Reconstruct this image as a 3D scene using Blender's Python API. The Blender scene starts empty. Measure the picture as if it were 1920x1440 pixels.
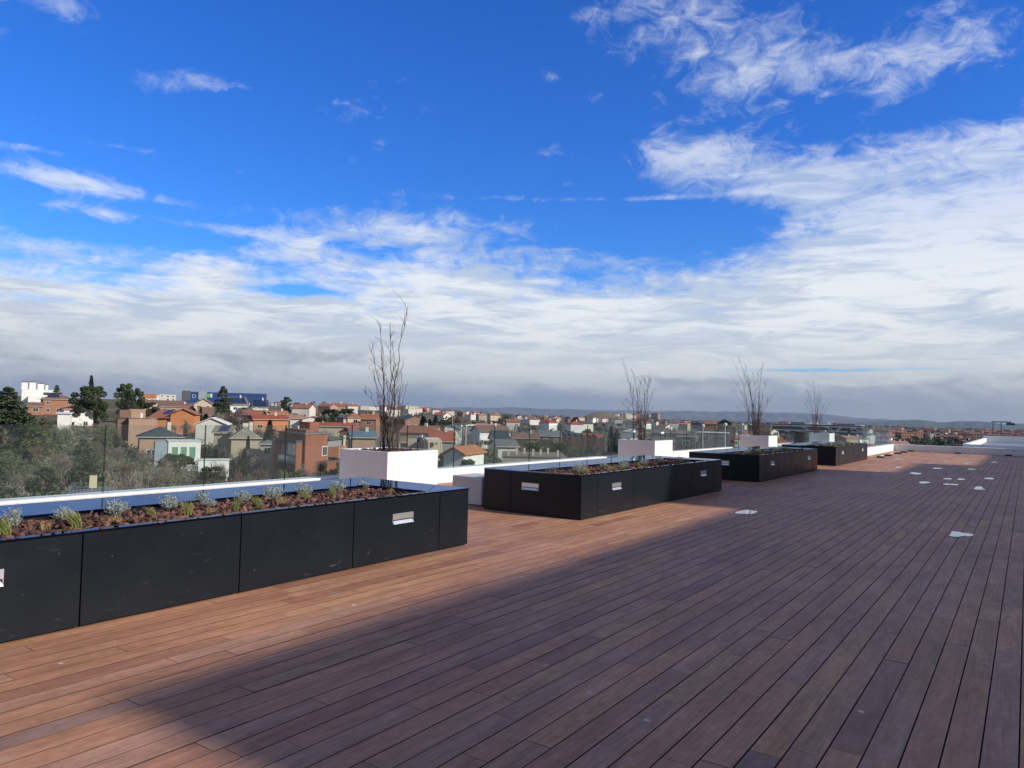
import bpy, math, random
import numpy as np
from mathutils import Vector, Matrix
random.seed(7); rng = np.random.default_rng(7)
R = math.radians
S = bpy.context.scene
C = S.collection
# ---------------------------------------------------------------- camera
CAM = Vector((0, 0, 1.5)); FPX = 1370.0
cd = bpy.data.cameras.new('camera'); cam = bpy.data.objects.new('camera', cd); C.objects.link(cam)
cr = Vector((0.81708137, 0.57605281, 0.02326346)); cu = Vector((0.00389755, -0.04586977, 0.99893982))
cb = Vector((0.57650918, -0.81612445, -0.03972453))
m = Matrix((cr, cu, cb)).transposed().to_4x4(); m.translation = CAM
cam.matrix_world = m
cd.sensor_width = 36; cd.lens = 36 * FPX / 1920; cd.clip_start = 0.05; cd.clip_end = 60000
S.camera = cam
def ray(px, py):
    return cr * ((px - 960) / FPX) - cu * ((py - 720) / FPX) - cb
def at(px, py, dist):                       # a point at horizontal distance dist along the pixel's direction
    d = ray(px, py); k = dist / math.hypot(d.x, d.y); return CAM + d * k
def azel(px, py):
    d = ray(px, py); return math.atan2(d.x, d.y), math.atan2(d.z, math.hypot(d.x, d.y))
def pix(p):
    v = Vector(p) - CAM; z = -v.dot(cb)
    if z <= 0.01: return (-9999, 0)
    return (960 + FPX * v.dot(cr) / z, 720 - FPX * v.dot(cu) / z)
# ---------------------------------------------------------------- light
KX, KY = 1.9, 0.35                            # a point one metre up casts its shadow this far to -x, -y
SUN = Vector((KX, KY, 1)).normalized()
sd = bpy.data.lights.new('sun', 'SUN'); sd.energy = 5.0; sd.angle = R(0.75); sd.color = (1, 0.925, 0.83)
so = bpy.data.objects.new('sun', sd); C.objects.link(so)
so.rotation_euler = (-SUN).to_track_quat('-Z', 'Y').to_euler()
S.view_settings.view_transform = 'Standard'; S.view_settings.look = 'None'
S.view_settings.exposure = 0; S.view_settings.gamma = 1
W = bpy.data.worlds.new('World'); S.world = W; W.use_nodes = True
nt = W.node_tree; nt.nodes.clear()
class NG:                                     # tiny expression helper over shader nodes
    def __init__(s, nt): s.nt = nt
    def n(s, t, **k):
        x = s.nt.nodes.new(t)
        for a, b in k.items(): setattr(x, a, b)
        return x
    def put(s, sock, v):
        if hasattr(v, 'node'): s.nt.links.new(v, sock)
        else: sock.default_value = v
    def m(s, op, a, b=0.0, c=None, clamp=False):
        x = s.n('ShaderNodeMath', operation=op, use_clamp=clamp); s.put(x.inputs[0], a); s.put(x.inputs[1], b)
        if c is not None: s.put(x.inputs[2], c)
        return x.outputs[0]
    def mr(s, v, a, b, c=0.0, d=1.0, t='SMOOTHSTEP'):
        x = s.n('ShaderNodeMapRange', interpolation_type=t); s.put(x.inputs[0], v)
        for i, q in enumerate((a, b, c, d)): s.put(x.inputs[i + 1], q)
        return x.outputs[0]
    def mix(s, f, a, b, bt='MIX'):
        x = s.n('ShaderNodeMix', data_type='RGBA', blend_type=bt); s.put(x.inputs[0], f)
        for k, q in ((6, a), (7, b)):
            if isinstance(q, (tuple, list)) and len(q) == 3: q = (*q, 1)
            s.put(x.inputs[k], q)
        return x.outputs[2]
    def noise(s, vec, scale, detail=4, rough=0.5, dist=0.0, out=0):
        x = s.n('ShaderNodeTexNoise'); s.put(x.inputs['Scale'], scale); s.put(x.inputs['Detail'], detail)
        s.put(x.inputs['Roughness'], rough); s.put(x.inputs['Distortion'], dist)
        if vec is not None: s.put(x.inputs['Vector'], vec)
        return x.outputs[out]
    def mapping(s, vec, sc=(1, 1, 1), loc=(0, 0, 0), rot=(0, 0, 0)):
        x = s.n('ShaderNodeMapping'); s.put(x.inputs[0], vec); x.inputs['Scale'].default_value = sc
        x.inputs['Location'].default_value = loc; x.inputs['Rotation'].default_value = rot
        return x.outputs[0]
    def comb(s, x_, y_, z_):
        x = s.n('ShaderNodeCombineXYZ'); s.put(x.inputs[0], x_); s.put(x.inputs[1], y_); s.put(x.inputs[2], z_); return x.outputs[0]
def build_sky():
    g = NG(nt)
    sky = g.n('ShaderNodeTexSky', sky_type='NISHITA', sun_disc=False)
    sky.sun_elevation = math.asin(SUN.z); sky.sun_rotation = math.atan2(SUN.x, SUN.y)
    sky.altitude = 600; sky.air_density = 1.0; sky.dust_density = 0.35; sky.ozone_density = 2.2
    tc = g.n('ShaderNodeTexCoord'); sp = g.n('ShaderNodeSeparateXYZ'); g.put(sp.inputs[0], tc.outputs['Generated'])
    x, y, z = sp.outputs
    az = g.m('ARCTAN2', x, y); el = g.m('ARCSINE', z)
    zz = g.m('ADD', g.m('MAXIMUM', z, 0.0), 0.09)
    P = g.comb(g.m('DIVIDE', x, zz), g.m('DIVIDE', y, zz), 0.0)
    P = g.mapping(P, rot=(0, 0, R(20)), sc=(1.0, 1.0, 1))
    warp = g.noise(P, 1.1, 3, 0.5, out=1)
    v = g.n('ShaderNodeVectorMath', operation='MULTIPLY_ADD'); g.put(v.inputs[0], warp); v.inputs[1].default_value = (0.7, 0.7, 0); g.put(v.inputs[2], P)
    Pw = v.outputs[0]
    n1 = g.noise(Pw, 1.5, 10, 0.63)
    n2 = g.noise(g.mapping(Pw, loc=(5.3, 2.1, 0)), 0.75, 7, 0.55)
    AE = g.comb(g.m('MULTIPLY', az, 3.2), g.m('MULTIPLY', el, 14.0), 3.3)        # flat layered lumps near the horizon
    n3 = g.noise(AE, 2.0, 8, 0.6, 0.8)
    AE2 = g.comb(g.m('MULTIPLY', az, 14.0), g.m('MULTIPLY', el, 22.0), 1.1)
    n4 = g.noise(AE2, 1.6, 9, 0.68, 0.7)
    # height of the cloud deck's upper edge against azimuth
    edge = [(-30, 462), (250, 478), (500, 470), (760, 492), (1000, 500), (1200, 488), (1360, 482), (1460, 425), (1560, 330), (1700, 275), (1920, 235)]
    ramp = g.n('ShaderNodeValToRGB'); cr_ = ramp.color_ramp; a0, a1 = R(-80), R(10)
    els = cr_.elements
    pts = []
    for px, py in edge:
        a, e = azel(px, py); pts.append(((a - a0) / (a1 - a0), e))
    pts.append((0.97, pts[-1][1] * 1.2))
    els[0].position = pts[0][0]; els[0].color = (pts[0][1],) * 3 + (1,)
    els[1].position = pts[-1][0]; els[1].color = (pts[-1][1],) * 3 + (1,)
    for p, e in pts[1:-1]:
        q = els.new(p); q.color = (e, e, e, 1)
    g.put(ramp.inputs[0], g.mr(az, a0, a1, t='LINEAR'))
    cov = g.mr(g.m('SUBTRACT', ramp.outputs[0], el), -0.07, 0.10, -0.95, 2.1, 'LINEAR')
    # unseen cloud behind the camera is added further down
    def gauss(cx, cy, sx, sy, amp, acc, rot=0.0):
        a, e = azel(cx, cy); a2, _ = azel(cx + sx, cy); _, e2 = azel(cx, cy - sy)
        wa, we = abs(a2 - a), abs(e2 - e)
        da = g.m('SUBTRACT', az, a); de = g.m('SUBTRACT', el, e)
        if rot:
            c_, s_ = math.cos(rot), math.sin(rot)
            da, de = g.m('ADD', g.m('MULTIPLY', da, c_), g.m('MULTIPLY', de, s_)), g.m('SUBTRACT', g.m('MULTIPLY', de, c_), g.m('MULTIPLY', da, s_))
        u = g.m('MULTIPLY', da, 1 / wa); w = g.m('MULTIPLY', de, 1 / we)
        r2 = g.m('ADD', g.m('MULTIPLY', u, u), g.m('MULTIPLY', w, w))
        ex = g.m('EXPONENT', g.m('MULTIPLY', r2, -1.0))
        return g.m('MULTIPLY_ADD', ex, amp, acc)
    for b in [(760, 425, 240, 48, 1.15), (30, 272, 90, 10, .75), (40, 325, 120, 22, 1.0), (150, 345, 90, 24, .85), (215, 362, 60, 16, .7), (320, 374, 80, 15, .95), (190, 398, 80, 12, .6), (240, 278, 50, 9, .5), (300, 150, 70, 38, 1.0), (380, 160, 60, 30, .95), (455, 165, 40, 18, .7), (350, 205, 40, 20, .6),
              (1290, 285, 170, 48, 1.2), (1420, 345, 190, 55, 1.0), (1250, 50, 230, 75, .95), (1430, 130, 200, 55, .8), (1700, 130, 260, 60, .9),
              (1850, 60, 200, 80, .75), (1040, 145, 34, 17, .8), (1117, 187, 26, 22, .85), (1037, 286, 40, 17, .85), (1065, 345, 45, 10, .7),
              (130, 15, 110, 35, .62), (60, 220, 45, 12, .5), (420, 428, 110, 11, .75), (1090, 374, 330, 7, .72), (1530, 225, 90, 16, .5), (900, 20, 40, 14, .4)]:
        cov = gauss(*b[:4], b[4] * 1.25, cov)
    cov = gauss(1290, 432, 190, 42, -1.1, cov); cov = gauss(560, 545, 80, 9, -1.9, cov); cov = gauss(1560, 694, 190, 5, -2.0, cov)
    cov = gauss(200, 436, 270, 20, -1.1, cov)
    cov = gauss(1660, 205, 260, 28, -.4, cov)
    a = g.m('ADD', cov, g.m('MULTIPLY', g.m('SUBTRACT', n1, 0.5), 4.8))
    a = g.m('ADD', a, g.m('MULTIPLY', g.m('SUBTRACT', n4, 0.5), g.mr(el, R(8), R(15), 1.8, 3.2)))
    fill_cloud = g.m('MAXIMUM', g.mr(y, .05, .29, 1.0, 0.0), g.m('MAXIMUM', g.mr(el, R(28), R(37), 0.0, 1.0), g.mr(x, .03, .3, 0.0, 1.0)))   # unseen cloud added overhead, behind and right to steer the fill
    a = g.m('MULTIPLY_ADD', fill_cloud, 1.5, a)
    alpha = g.mr(a, -0.35, 1.35)
    alpha = g.m('MAXIMUM', g.m('MULTIPLY', alpha, g.m('MAXIMUM', g.mr(el, R(8), R(17), 1.0, 0.66), fill_cloud)), g.mr(el, R(0.8), R(3.2), 0.96, 0.0))
    # shade of the clouds
    bk = g.m('ADD', g.m('MULTIPLY', g.m('SUBTRACT', n3, 0.52), 4.4), g.m('MULTIPLY', g.m('SUBTRACT', n4, 0.5), 2.2))
    for b in [(90, 610, 190, 38, .95), (330, 585, 130, 16, .8), (560, 660, 130, 16, .7), (980, 560, 200, 22, .8), (330, 660, 300, 22, .5), (1750, 720, 300, 22, .5), (1300, 712, 250, 18, .4)]:
        bk = gauss(*b, bk)
    bk = g.m('ADD', bk, g.mr(el, R(0.5), R(5.5), 1.0, -0.75, 'LINEAR'))
    grey = g.m('MULTIPLY', g.mr(bk, -0.1, 1.25), g.mr(el, R(7.5), R(14), 1.0, 0.12))
    K = 10.0
    n5 = g.noise(g.comb(g.m('MULTIPLY', az, 5.0), g.m('MULTIPLY', el, 30.0), 7.7), 2.0, 8, 0.62, 0.7)
    white = g.mix(g.mr(g.m('ADD', g.m('MULTIPLY', n2, .45), g.m('MULTIPLY', n5, .55)), 0.42, 0.58), (0.60 * K, 0.70 * K, 0.84 * K), (0.97 * K, 1.0 * K, 1.02 * K))
    warm = g.mix(g.mr(el, R(1.5), R(7.5), 0.85, 0.0), white, (0.90 * K, 0.90 * K, 0.85 * K))
    col = g.mix(grey, warm, (0.53 * K, 0.58 * K, 0.63 * K))
    col = g.mix(g.mr(el, R(-0.5), R(2.6), 0.9, 0.0), col, (0.58 * K, 0.60 * K, 0.61 * K))
    hs = g.n('ShaderNodeHueSaturation'); hs.inputs['Hue'].default_value = 0.508; hs.inputs['Saturation'].default_value = 1.35; hs.inputs['Value'].default_value = 1.0
    g.put(hs.inputs['Color'], sky.outputs[0])
    base = g.mix(1.0, hs.outputs[0], (0.60, 1.27, 2.0), 'MULTIPLY')
    col = g.mix(fill_cloud, col, (.31 * K, .315 * K, .325 * K))
    out = g.mix(alpha, base, col)
    bg = g.n('ShaderNodeBackground'); bg.inputs[1].default_value = 0.1; g.put(bg.inputs[0], out)
    o = g.n('ShaderNodeOutputWorld'); g.put(o.inputs[0], bg.outputs[0])
build_sky()
# ---------------------------------------------------------------- helpers
def tag(o, label=None, cat=None, group=None, kind=None):
    if label: o['label'] = label
    if cat: o['category'] = cat
    if group: o['group'] = group
    if kind: o['kind'] = kind
    return o
def empty(name, loc, rz=0.0, sc=1.0):
    o = bpy.data.objects.new(name, None); C.objects.link(o); o.location = loc; o.rotation_euler = (0, 0, rz); o.scale = (sc, sc, sc)
    o.empty_display_size = 0.2
    return o
class MB:
    def __init__(s): s.v = []; s.f = []; s.mi = []; s.cur = 0
    def add(s, vs, fs):
        k = len(s.v); s.v.extend(vs); s.f.extend([tuple(i + k for i in f) for f in fs]); s.mi.extend([s.cur] * len(fs))
    def box(s, x0, x1, y0, y1, z0, z1):
        s.add([(x0, y0, z0), (x1, y0, z0), (x1, y1, z0), (x0, y1, z0), (x0, y0, z1), (x1, y0, z1), (x1, y1, z1), (x0, y1, z1)],
              [(0, 3, 2, 1), (4, 5, 6, 7), (0, 1, 5, 4), (1, 2, 6, 5), (2, 3, 7, 6), (3, 0, 4, 7)])
    def quad(s, a, b, c, d): s.add([tuple(a), tuple(b), tuple(c), tuple(d)], [(0, 1, 2, 3)])
    def poly(s, pts): s.add([tuple(p) for p in pts], [tuple(range(len(pts)))])
    def prism(s, pts, h):                     # pts: list of 3D base points (ccw), extruded by vector h
        n = len(pts); h = Vector(h); a = [Vector(p) for p in pts]; b = [p + h for p in a]
        s.add([tuple(p) for p in a + b], [tuple(reversed(range(n))), tuple(range(n, 2 * n))] + [(i, (i + 1) % n, n + (i + 1) % n, n + i) for i in range(n)])
    def tube(s, pts, rad, n=6, cap=True):
        pts = [Vector(p) for p in pts]; k = len(pts)
        if not hasattr(rad, '__len__'): rad = [rad] * k
        vs = []
        for i, p in enumerate(pts):
            t = (pts[min(i + 1, k - 1)] - pts[max(i - 1, 0)]).normalized()
            a = t.orthogonal().normalized() if i == 0 else (pa - t * pa.dot(t)).normalized()
            pa = a; b = t.cross(a)
            for j in range(n):
                w = 2 * math.pi * j / n
                vs.append(tuple(p + (a * math.cos(w) + b * math.sin(w)) * rad[i]))
        fs = [(i * n + j, i * n + (j + 1) % n, (i + 1) * n + (j + 1) % n, (i + 1) * n + j) for i in range(k - 1) for j in range(n)]
        if cap: fs += [tuple(reversed(range(n))), tuple(range((k - 1) * n, k * n))]
        s.add(vs, fs)
    def cyl(s, x, y, z0, z1, r, n=16): s.tube([(x, y, z0), (x, y, z1)], r, n)
    def build(s, name, mat, parent=None, smooth=False, bevel=0.0, seg=2):
        me = bpy.data.meshes.new(name); me.from_pydata(s.v, [], s.f)
        mats = mat if isinstance(mat, (list, tuple)) else [mat]
        for q in mats: me.materials.append(q)
        if len(mats) > 1: me.polygons.foreach_set('material_index', s.mi)
        if smooth: me.polygons.foreach_set('use_smooth', [True] * len(me.polygons))
        o = bpy.data.objects.new(name, me); C.objects.link(o)
        if parent: o.parent = parent
        if bevel:
            b = o.modifiers.new('bevel', 'BEVEL'); b.width = bevel; b.segments = seg; b.limit_method = 'ANGLE'; b.harden_normals = False
        return o
def npmesh(name, verts, quads, mat, parent=None, attr=None):
    me = bpy.data.meshes.new(name); nv, nf = len(verts), len(quads)
    k = quads.shape[1]
    me.vertices.add(nv); me.vertices.foreach_set('co', np.asarray(verts, np.float32).ravel())
    me.loops.add(nf * k); me.loops.foreach_set('vertex_index', quads.astype(np.int32).ravel())
    me.polygons.add(nf); me.polygons.foreach_set('loop_start', np.arange(0, nf * k, k, dtype=np.int32))
    me.update(calc_edges=True); me.materials.append(mat)
    o = bpy.data.objects.new(name, me); C.objects.link(o)
    if parent: o.parent = parent
    return o
def copy_tree(o, parent=None, done=None):
    c = o.copy(); C.objects.link(c)
    if parent: c.parent = parent
    for ch in KIDS(o): copy_tree(ch, c)
    return c
def KIDS(o): return [q for q in C.objects if q.parent == o]
def copy_thing(proto, kids, loc, rz=0.0, sc=(1, 1, 1)):
    c = proto.copy(); C.objects.link(c); c.location = loc; c.rotation_euler = (0, 0, rz); c.scale = sc
    for k in kids:
        d = k.copy(); C.objects.link(d); d.parent = c
    return c
# ---------------------------------------------------------------- materials
MATS = {}
def mat(name, col, rough=0.6, metal=0.0, var=0.0, vscale=3.0, bump=0.0, bscale=20.0, spec=0.5, ior=1.5, coat=0.0, island=0.0, objvar=0.0):
    if name in MATS: return MATS[name]
    mt = bpy.data.materials.new(name); mt.use_nodes = True; t = mt.node_tree; g = NG(t); b = t.nodes['Principled BSDF']
    b.inputs['Roughness'].default_value = rough; b.inputs['Metallic'].default_value = metal; b.inputs['IOR'].default_value = ior
    b.inputs['Specular IOR Level'].default_value = spec
    if coat: b.inputs['Coat Weight'].default_value = coat; b.inputs['Coat Roughness'].default_value = 0.03
    c = None
    tc = g.n('ShaderNodeTexCoord').outputs['Object']
    cc = (*col, 1)
    val = None
    if var:
        nn = g.noise(tc, vscale, 6, 0.6); val = g.mr(nn, 0.3, 0.7, 1 - var, 1 + var, 'LINEAR')
    if island:
        ge = g.n('ShaderNodeNewGeometry'); v2 = g.mr(ge.outputs['Random Per Island'], 0, 1, 1 - island, 1 + island, 'LINEAR')
        val = g.m('MULTIPLY', val, v2) if val is not None else v2
    if objvar:
        ob = g.n('ShaderNodeObjectInfo'); v2 = g.mr(ob.outputs['Random'], 0, 1, 1 - objvar, 1 + objvar, 'LINEAR')
        val = g.m('MULTIPLY', val, v2) if val is not None else v2
    if val is not None:
        h = g.n('ShaderNodeHueSaturation'); h.inputs['Color'].default_value = cc; g.put(h.inputs['Value'], val); g.put(b.inputs['Base Color'], h.outputs[0])
    else: b.inputs['Base Color'].default_value = cc
    if bump:
        bp = g.n('ShaderNodeBump'); bp.inputs['Strength'].default_value = bump; bp.inputs['Distance'].default_value = 0.02
        g.put(bp.inputs['Height'], g.noise(tc, bscale, 5, 0.6)); g.put(b.inputs['Normal'], bp.outputs[0])
    MATS[name] = mt
    return mt
def wood_material():
    mt = bpy.data.materials.new('deck_wood'); mt.use_nodes = True; t = mt.node_tree; g = NG(t); b = t.nodes['Principled BSDF']
    tc = g.n('ShaderNodeTexCoord').outputs['Object']; ge = g.n('ShaderNodeNewGeometry').outputs['Random Per Island']
    off = g.comb(g.m('MULTIPLY', ge, 37.0), g.m('MULTIPLY', ge, 91.0), 0.0)
    v = g.n('ShaderNodeVectorMath', operation='ADD'); g.put(v.inputs[0], tc); g.put(v.inputs[1], off)
    grain = g.noise(g.mapping(v.outputs[0], sc=(34, 1.6, 1)), 2.2, 8, 0.62, 0.4)
    fig = g.noise(g.mapping(v.outputs[0], sc=(7, 1.1, 1)), 1.3, 5, 0.6, 0.8)
    stain = g.noise(tc, 0.55, 6, 0.62)
    blot = g.noise(g.mapping(tc, sc=(1.5, 0.8, 1)), 3.1, 7, 0.66)
    ramp = g.n('ShaderNodeValToRGB'); g.put(ramp.inputs[0], ge); e = ramp.color_ramp.elements
    cols = [(0, (.35, .165, .105)), (.10, (.45, .22, .13)), (.34, (.51, .256, .145)), (.55, (.54, .277, .16)), (.72, (.51, .277, .175)), (.86, (.46, .26, .178)), (.96, (.58, .32, .158)), (1, (.30, .19, .15))]
    e[0].position, e[0].color = 0, (*cols[0][1], 1); e[1].position, e[1].color = 1, (*cols[-1][1], 1)
    for p, c in cols[1:-1]: q = e.new(p); q.color = (*c, 1)
    c = g.mix(g.mr(grain, .35, .7), ramp.outputs[0], (.30, .145, .09), 'MIX')
    c = g.mix(0.55, ramp.outputs[0], c)
    h = g.n('ShaderNodeHueSaturation'); g.put(h.inputs['Color'], c); g.put(h.inputs['Value'], g.m('MULTIPLY', g.mr(fig, .3, .72, .78, 1.18, 'LINEAR'), g.mr(stain, .35, .65, .87, 1.1, 'LINEAR')))
    fine = g.noise(g.mapping(tc, sc=(1.6, 1, 1)), 14, 7, .72, .6)
    h2 = g.n('ShaderNodeHueSaturation'); g.put(h2.inputs['Color'], h.outputs[0]); g.put(h2.inputs['Value'], g.mr(fine, .3, .7, .84, 1.17, 'LINEAR')); h = h2
    # dust and cement scuffs: pale, with shapes of their own
    d1 = g.mr(blot, .56, .76); d2 = g.mr(g.noise(tc, 0.9, 3, .5), .45, .65)
    dust = g.m('MULTIPLY', g.m('MULTIPLY', d1, d2), .62)
    c = g.mix(dust, h.outputs[0], (.43, .36, .33))
    scr = g.noise(g.mapping(tc, rot=(0, 0, R(28)), sc=(3, 26, 1)), 1.2, 5, .7, 1.4)
    c = g.mix(g.m('MULTIPLY', g.mr(scr, .62, .74), .34), c, (.5, .42, .38))
    spk = g.n('ShaderNodeTexVoronoi'); spk.inputs['Scale'].default_value = 2.2; g.put(spk.inputs['Vector'], tc)
    sp = g.mr(spk.outputs['Distance'], .022, .05, .8, 0.0)
    sel = g.n('ShaderNodeSeparateColor'); g.put(sel.inputs[0], spk.outputs['Color'])
    sp = g.m('MULTIPLY', sp, g.m('GREATER_THAN', sel.outputs[0], .4))
    c = g.mix(sp, c, (.6, .58, .55))
    g.put(b.inputs['Base Color'], c)
    g.put(b.inputs['Roughness'], g.mr(g.m('ADD', blot, g.m('MULTIPLY', ge, .3)), .4, .9, .5, .68, 'LINEAR'))
    b.inputs['Specular IOR Level'].default_value = .2
    bp = g.n('ShaderNodeBump'); bp.inputs['Strength'].default_value = .35; bp.inputs['Distance'].default_value = .003
    g.put(bp.inputs['Height'], grain); g.put(b.inputs['Normal'], bp.outputs[0])
    return mt
def glass_material():
    mt = bpy.data.materials.new('clear_glass'); mt.use_nodes = True; t = mt.node_tree; g = NG(t); t.nodes.remove(t.nodes['Principled BSDF'])
    tr = g.n('ShaderNodeBsdfTransparent'); tr.inputs[0].default_value = (.885, .935, .925, 1)
    gl = g.n('ShaderNodeBsdfGlossy'); gl.inputs['Roughness'].default_value = 0.0
    fr = g.n('ShaderNodeFresnel'); fr.inputs['IOR'].default_value = 1.5
    mx = g.n('ShaderNodeMixShader'); g.put(mx.inputs[0], g.m('MULTIPLY', fr.outputs[0], g.m('SUBTRACT', 1.0, g.n('ShaderNodeNewGeometry').outputs['Backfacing']))); g.put(mx.inputs[1], tr.outputs[0]); g.put(mx.inputs[2], gl.outputs[0])
    df = g.n('ShaderNodeBsdfDiffuse'); df.inputs[0].default_value = (.55, .62, .62, 1)      # dusty film, put in to veil the glass like hazy reflections
    m2 = g.n('ShaderNodeMixShader'); g.put(m2.inputs[0], g.m('MULTIPLY', g.mr(g.noise(g.n('ShaderNodeTexCoord').outputs['Object'], 1.3, 4, .6), .3, .7, .022, .05), g.m('SUBTRACT', 1.0, g.n('ShaderNodeNewGeometry').outputs['Backfacing'])))
    g.put(m2.inputs[1], mx.outputs[0]); g.put(m2.inputs[2], df.outputs[0])
    g.put(t.nodes['Material Output'].inputs[0], m2.outputs[0]); return mt
def panel_material(name, col, rough, scuffs, metal=0.0, spec=.5, coat=0.0):
    mt = bpy.data.materials.new(name); mt.use_nodes = True; t = mt.node_tree; g = NG(t); b = t.nodes['Principled BSDF']
    tc = g.n('ShaderNodeTexCoord').outputs['Object']; ge = g.n('ShaderNodeNewGeometry')
    sx = g.n('ShaderNodeSeparateXYZ'); g.put(sx.inputs[0], tc)
    n = g.noise(tc, 1.3, 5, .6)
    h = g.n('ShaderNodeHueSaturation'); h.inputs['Color'].default_value = (*col, 1); g.put(h.inputs['Value'], g.mr(n, .3, .7, .9, 1.12, 'LINEAR'))
    c = h.outputs[0]
    if scuffs:
        s = g.noise(g.mapping(tc, sc=(1, 2.4, 9)), 2.1, 6, .72, 1.2)
        lowz = g.mr(sx.outputs[2], 0.0, .3, 1.0, .25)
        c = g.mix(g.m('MULTIPLY', g.m('MULTIPLY', g.mr(s, .6, .76), lowz), scuffs), c, (.3, .31, .32))
        sp = g.n('ShaderNodeTexVoronoi'); sp.inputs['Scale'].default_value = 9; g.put(sp.inputs['Vector'], tc)
        se = g.n('ShaderNodeSeparateColor'); g.put(se.inputs[0], sp.outputs['Color'])
        k = g.m('MULTIPLY', g.mr(sp.outputs['Distance'], .03, .07, .5, 0), g.m('GREATER_THAN', se.outputs[0], .75))
        c = g.mix(g.m('MULTIPLY', k, lowz), c, (.35, .36, .37))
    g.put(b.inputs['Base Color'], c)
    g.put(b.inputs['Roughness'], g.mr(g.noise(tc, 3.0, 5, .6), .3, .7, rough * .85, rough * 1.2, 'LINEAR'))
    b.inputs['Metallic'].default_value = metal; b.inputs['Specular IOR Level'].default_value = spec
    if coat: b.inputs['Coat Weight'].default_value = coat; b.inputs['Coat Roughness'].default_value = .02
    MATS[name] = mt
    return mt
M_wood = wood_material(); M_glass = glass_material()
M_panel = panel_material('dark_panel', (.0072, .0112, .0162), .34, .4, spec=.3)
M_ledge = panel_material('blue_gloss_ledge', (.07, .14, .34), .05, 0, metal=1.0, spec=.5)  # blue of the reflected sky is put into the metal's colour
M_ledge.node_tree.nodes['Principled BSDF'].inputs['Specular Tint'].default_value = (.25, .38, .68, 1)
M_rim = panel_material('gloss_rim', (.08, .10, .14), .07, 0, metal=1.0, spec=.5)
M_rim.node_tree.nodes['Principled BSDF'].inputs['Specular Tint'].default_value = (.35, .42, .52, 1)
M_void = mat('dark_void', (.006, .006, .007), .9)
M_edge = mat('green_glass_edge', (.012, .05, .045), .15)
M_edgetop = mat('pale_glass_edge', (.55, .64, .62), .3)
M_white = mat('white_render', (.77, .785, .785), .75, var=.05, vscale=1.7, bump=.08, bscale=60)
def weather(mt, amt=.16):
    g = NG(mt.node_tree); b = mt.node_tree.nodes['Principled BSDF']; src = b.inputs['Base Color'].links[0].from_socket
    tc = g.n('ShaderNodeTexCoord').outputs['Object']
    st = g.mr(g.noise(g.mapping(tc, sc=(5, 5, .5)), 1.6, 6, .65), .56, .78); bl = g.mr(g.noise(tc, 2.2, 6, .7), .55, .8)
    c = g.mix(g.m('MULTIPLY', g.m('MAXIMUM', st, bl), amt), src, (.42, .38, .32)); g.put(b.inputs['Base Color'], c)
weather(M_white)
M_coping = mat('white_coping', (.87, .87, .86), .7, var=.04, vscale=2.5, bump=.04)
M_steel = mat('brushed_steel', (.78, .80, .82), .42, metal=1.0, var=.05)
M_conc = mat('pale_concrete', (.52, .53, .54), .85, var=.08, vscale=4, bump=.12, bscale=45)
M_blackpl = mat('black_plastic', (.012, .012, .013), .5)
M_puddle = mat('standing_water', (.36, .37, .38), .03, spec=1.0, ior=1.75)  # pale base colour paints in part of the white sky reflection
# ---------------------------------------------------------------- the terrace
XG, XP = -10.2, -10.05                        # glass line, inner face of the parapet
def build_deck():
    pitch, gap, th = 0.143, 0.0055, 0.022; MI = []
    vs, fs = [], []
    x = XP + .005
    x1 = 13.95; k = 0
    tmpl = [(0, 1, 2, 3), (1, 5, 6, 2), (4, 0, 3, 7), (8, 9, 1, 0), (3, 2, 10, 11)]
    n = 0
    V = []; F = []
    while x < x1:
        xa, xb = x, x + pitch - gap
        y = -9 - rng.uniform(0, 2)
        y_end = 34.42 if xb < -5.62 else 42.74
        while y < y_end:
            L = [0.6, 0.95, 1.25, 1.55, 1.9, 2.3][int(rng.integers(0, 6))] * 1.0 + rng.uniform(-.05, .05)
            ya, yb = y + .0015, min(y + L, y_end) - .0015
            if yb - ya > .1:
                z = rng.normal(0, .0005); c = .001; MI += [0] + [1] * 8
                tl = rng.normal(0, .0005)
                V += [(xa + c, ya, z), (xb - c, ya, z + tl), (xb - c, yb, z + tl), (xa + c, yb, z), (xa, ya, z - c), (xb, ya, z - c), (xb, yb, z - c), (xa, yb, z - c),
                      (xa, ya, -th), (xb, ya, -th), (xb, yb, -th), (xa, yb, -th)]
                F += [(n, n + 1, n + 2, n + 3), (n + 1, n + 5, n + 6, n + 2), (n + 4, n, n + 3, n + 7), (n + 5, n + 9, n + 10, n + 6), (n + 8, n + 4, n + 7, n + 11),
                      (n + 8, n + 9, n + 5, n + 4), (n + 4, n + 5, n + 1, n), (n + 3, n + 2, n + 6, n + 7), (n + 7, n + 6, n + 10, n + 11)]
                n += 12
            y += L
        x += pitch
    me = bpy.data.meshes.new('deck'); me.from_pydata(V, [], F); me.materials.append(M_wood); me.materials.append(mat('board_side', (.05, .026, .018), .9)); me.polygons.foreach_set('material_index', MI)
    o = bpy.data.objects.new('deck', me); C.objects.link(o); tag(o, kind='structure')
    b = MB(); b.box(-10.4, 14.0, -12, 34.4, -.4, -.03); b.box(-5.95, 14.0, 34.4, 43.2, -.4, -.03)
    tag(b.build('deck_substructure', M_void), kind='structure')
build_deck()
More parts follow.
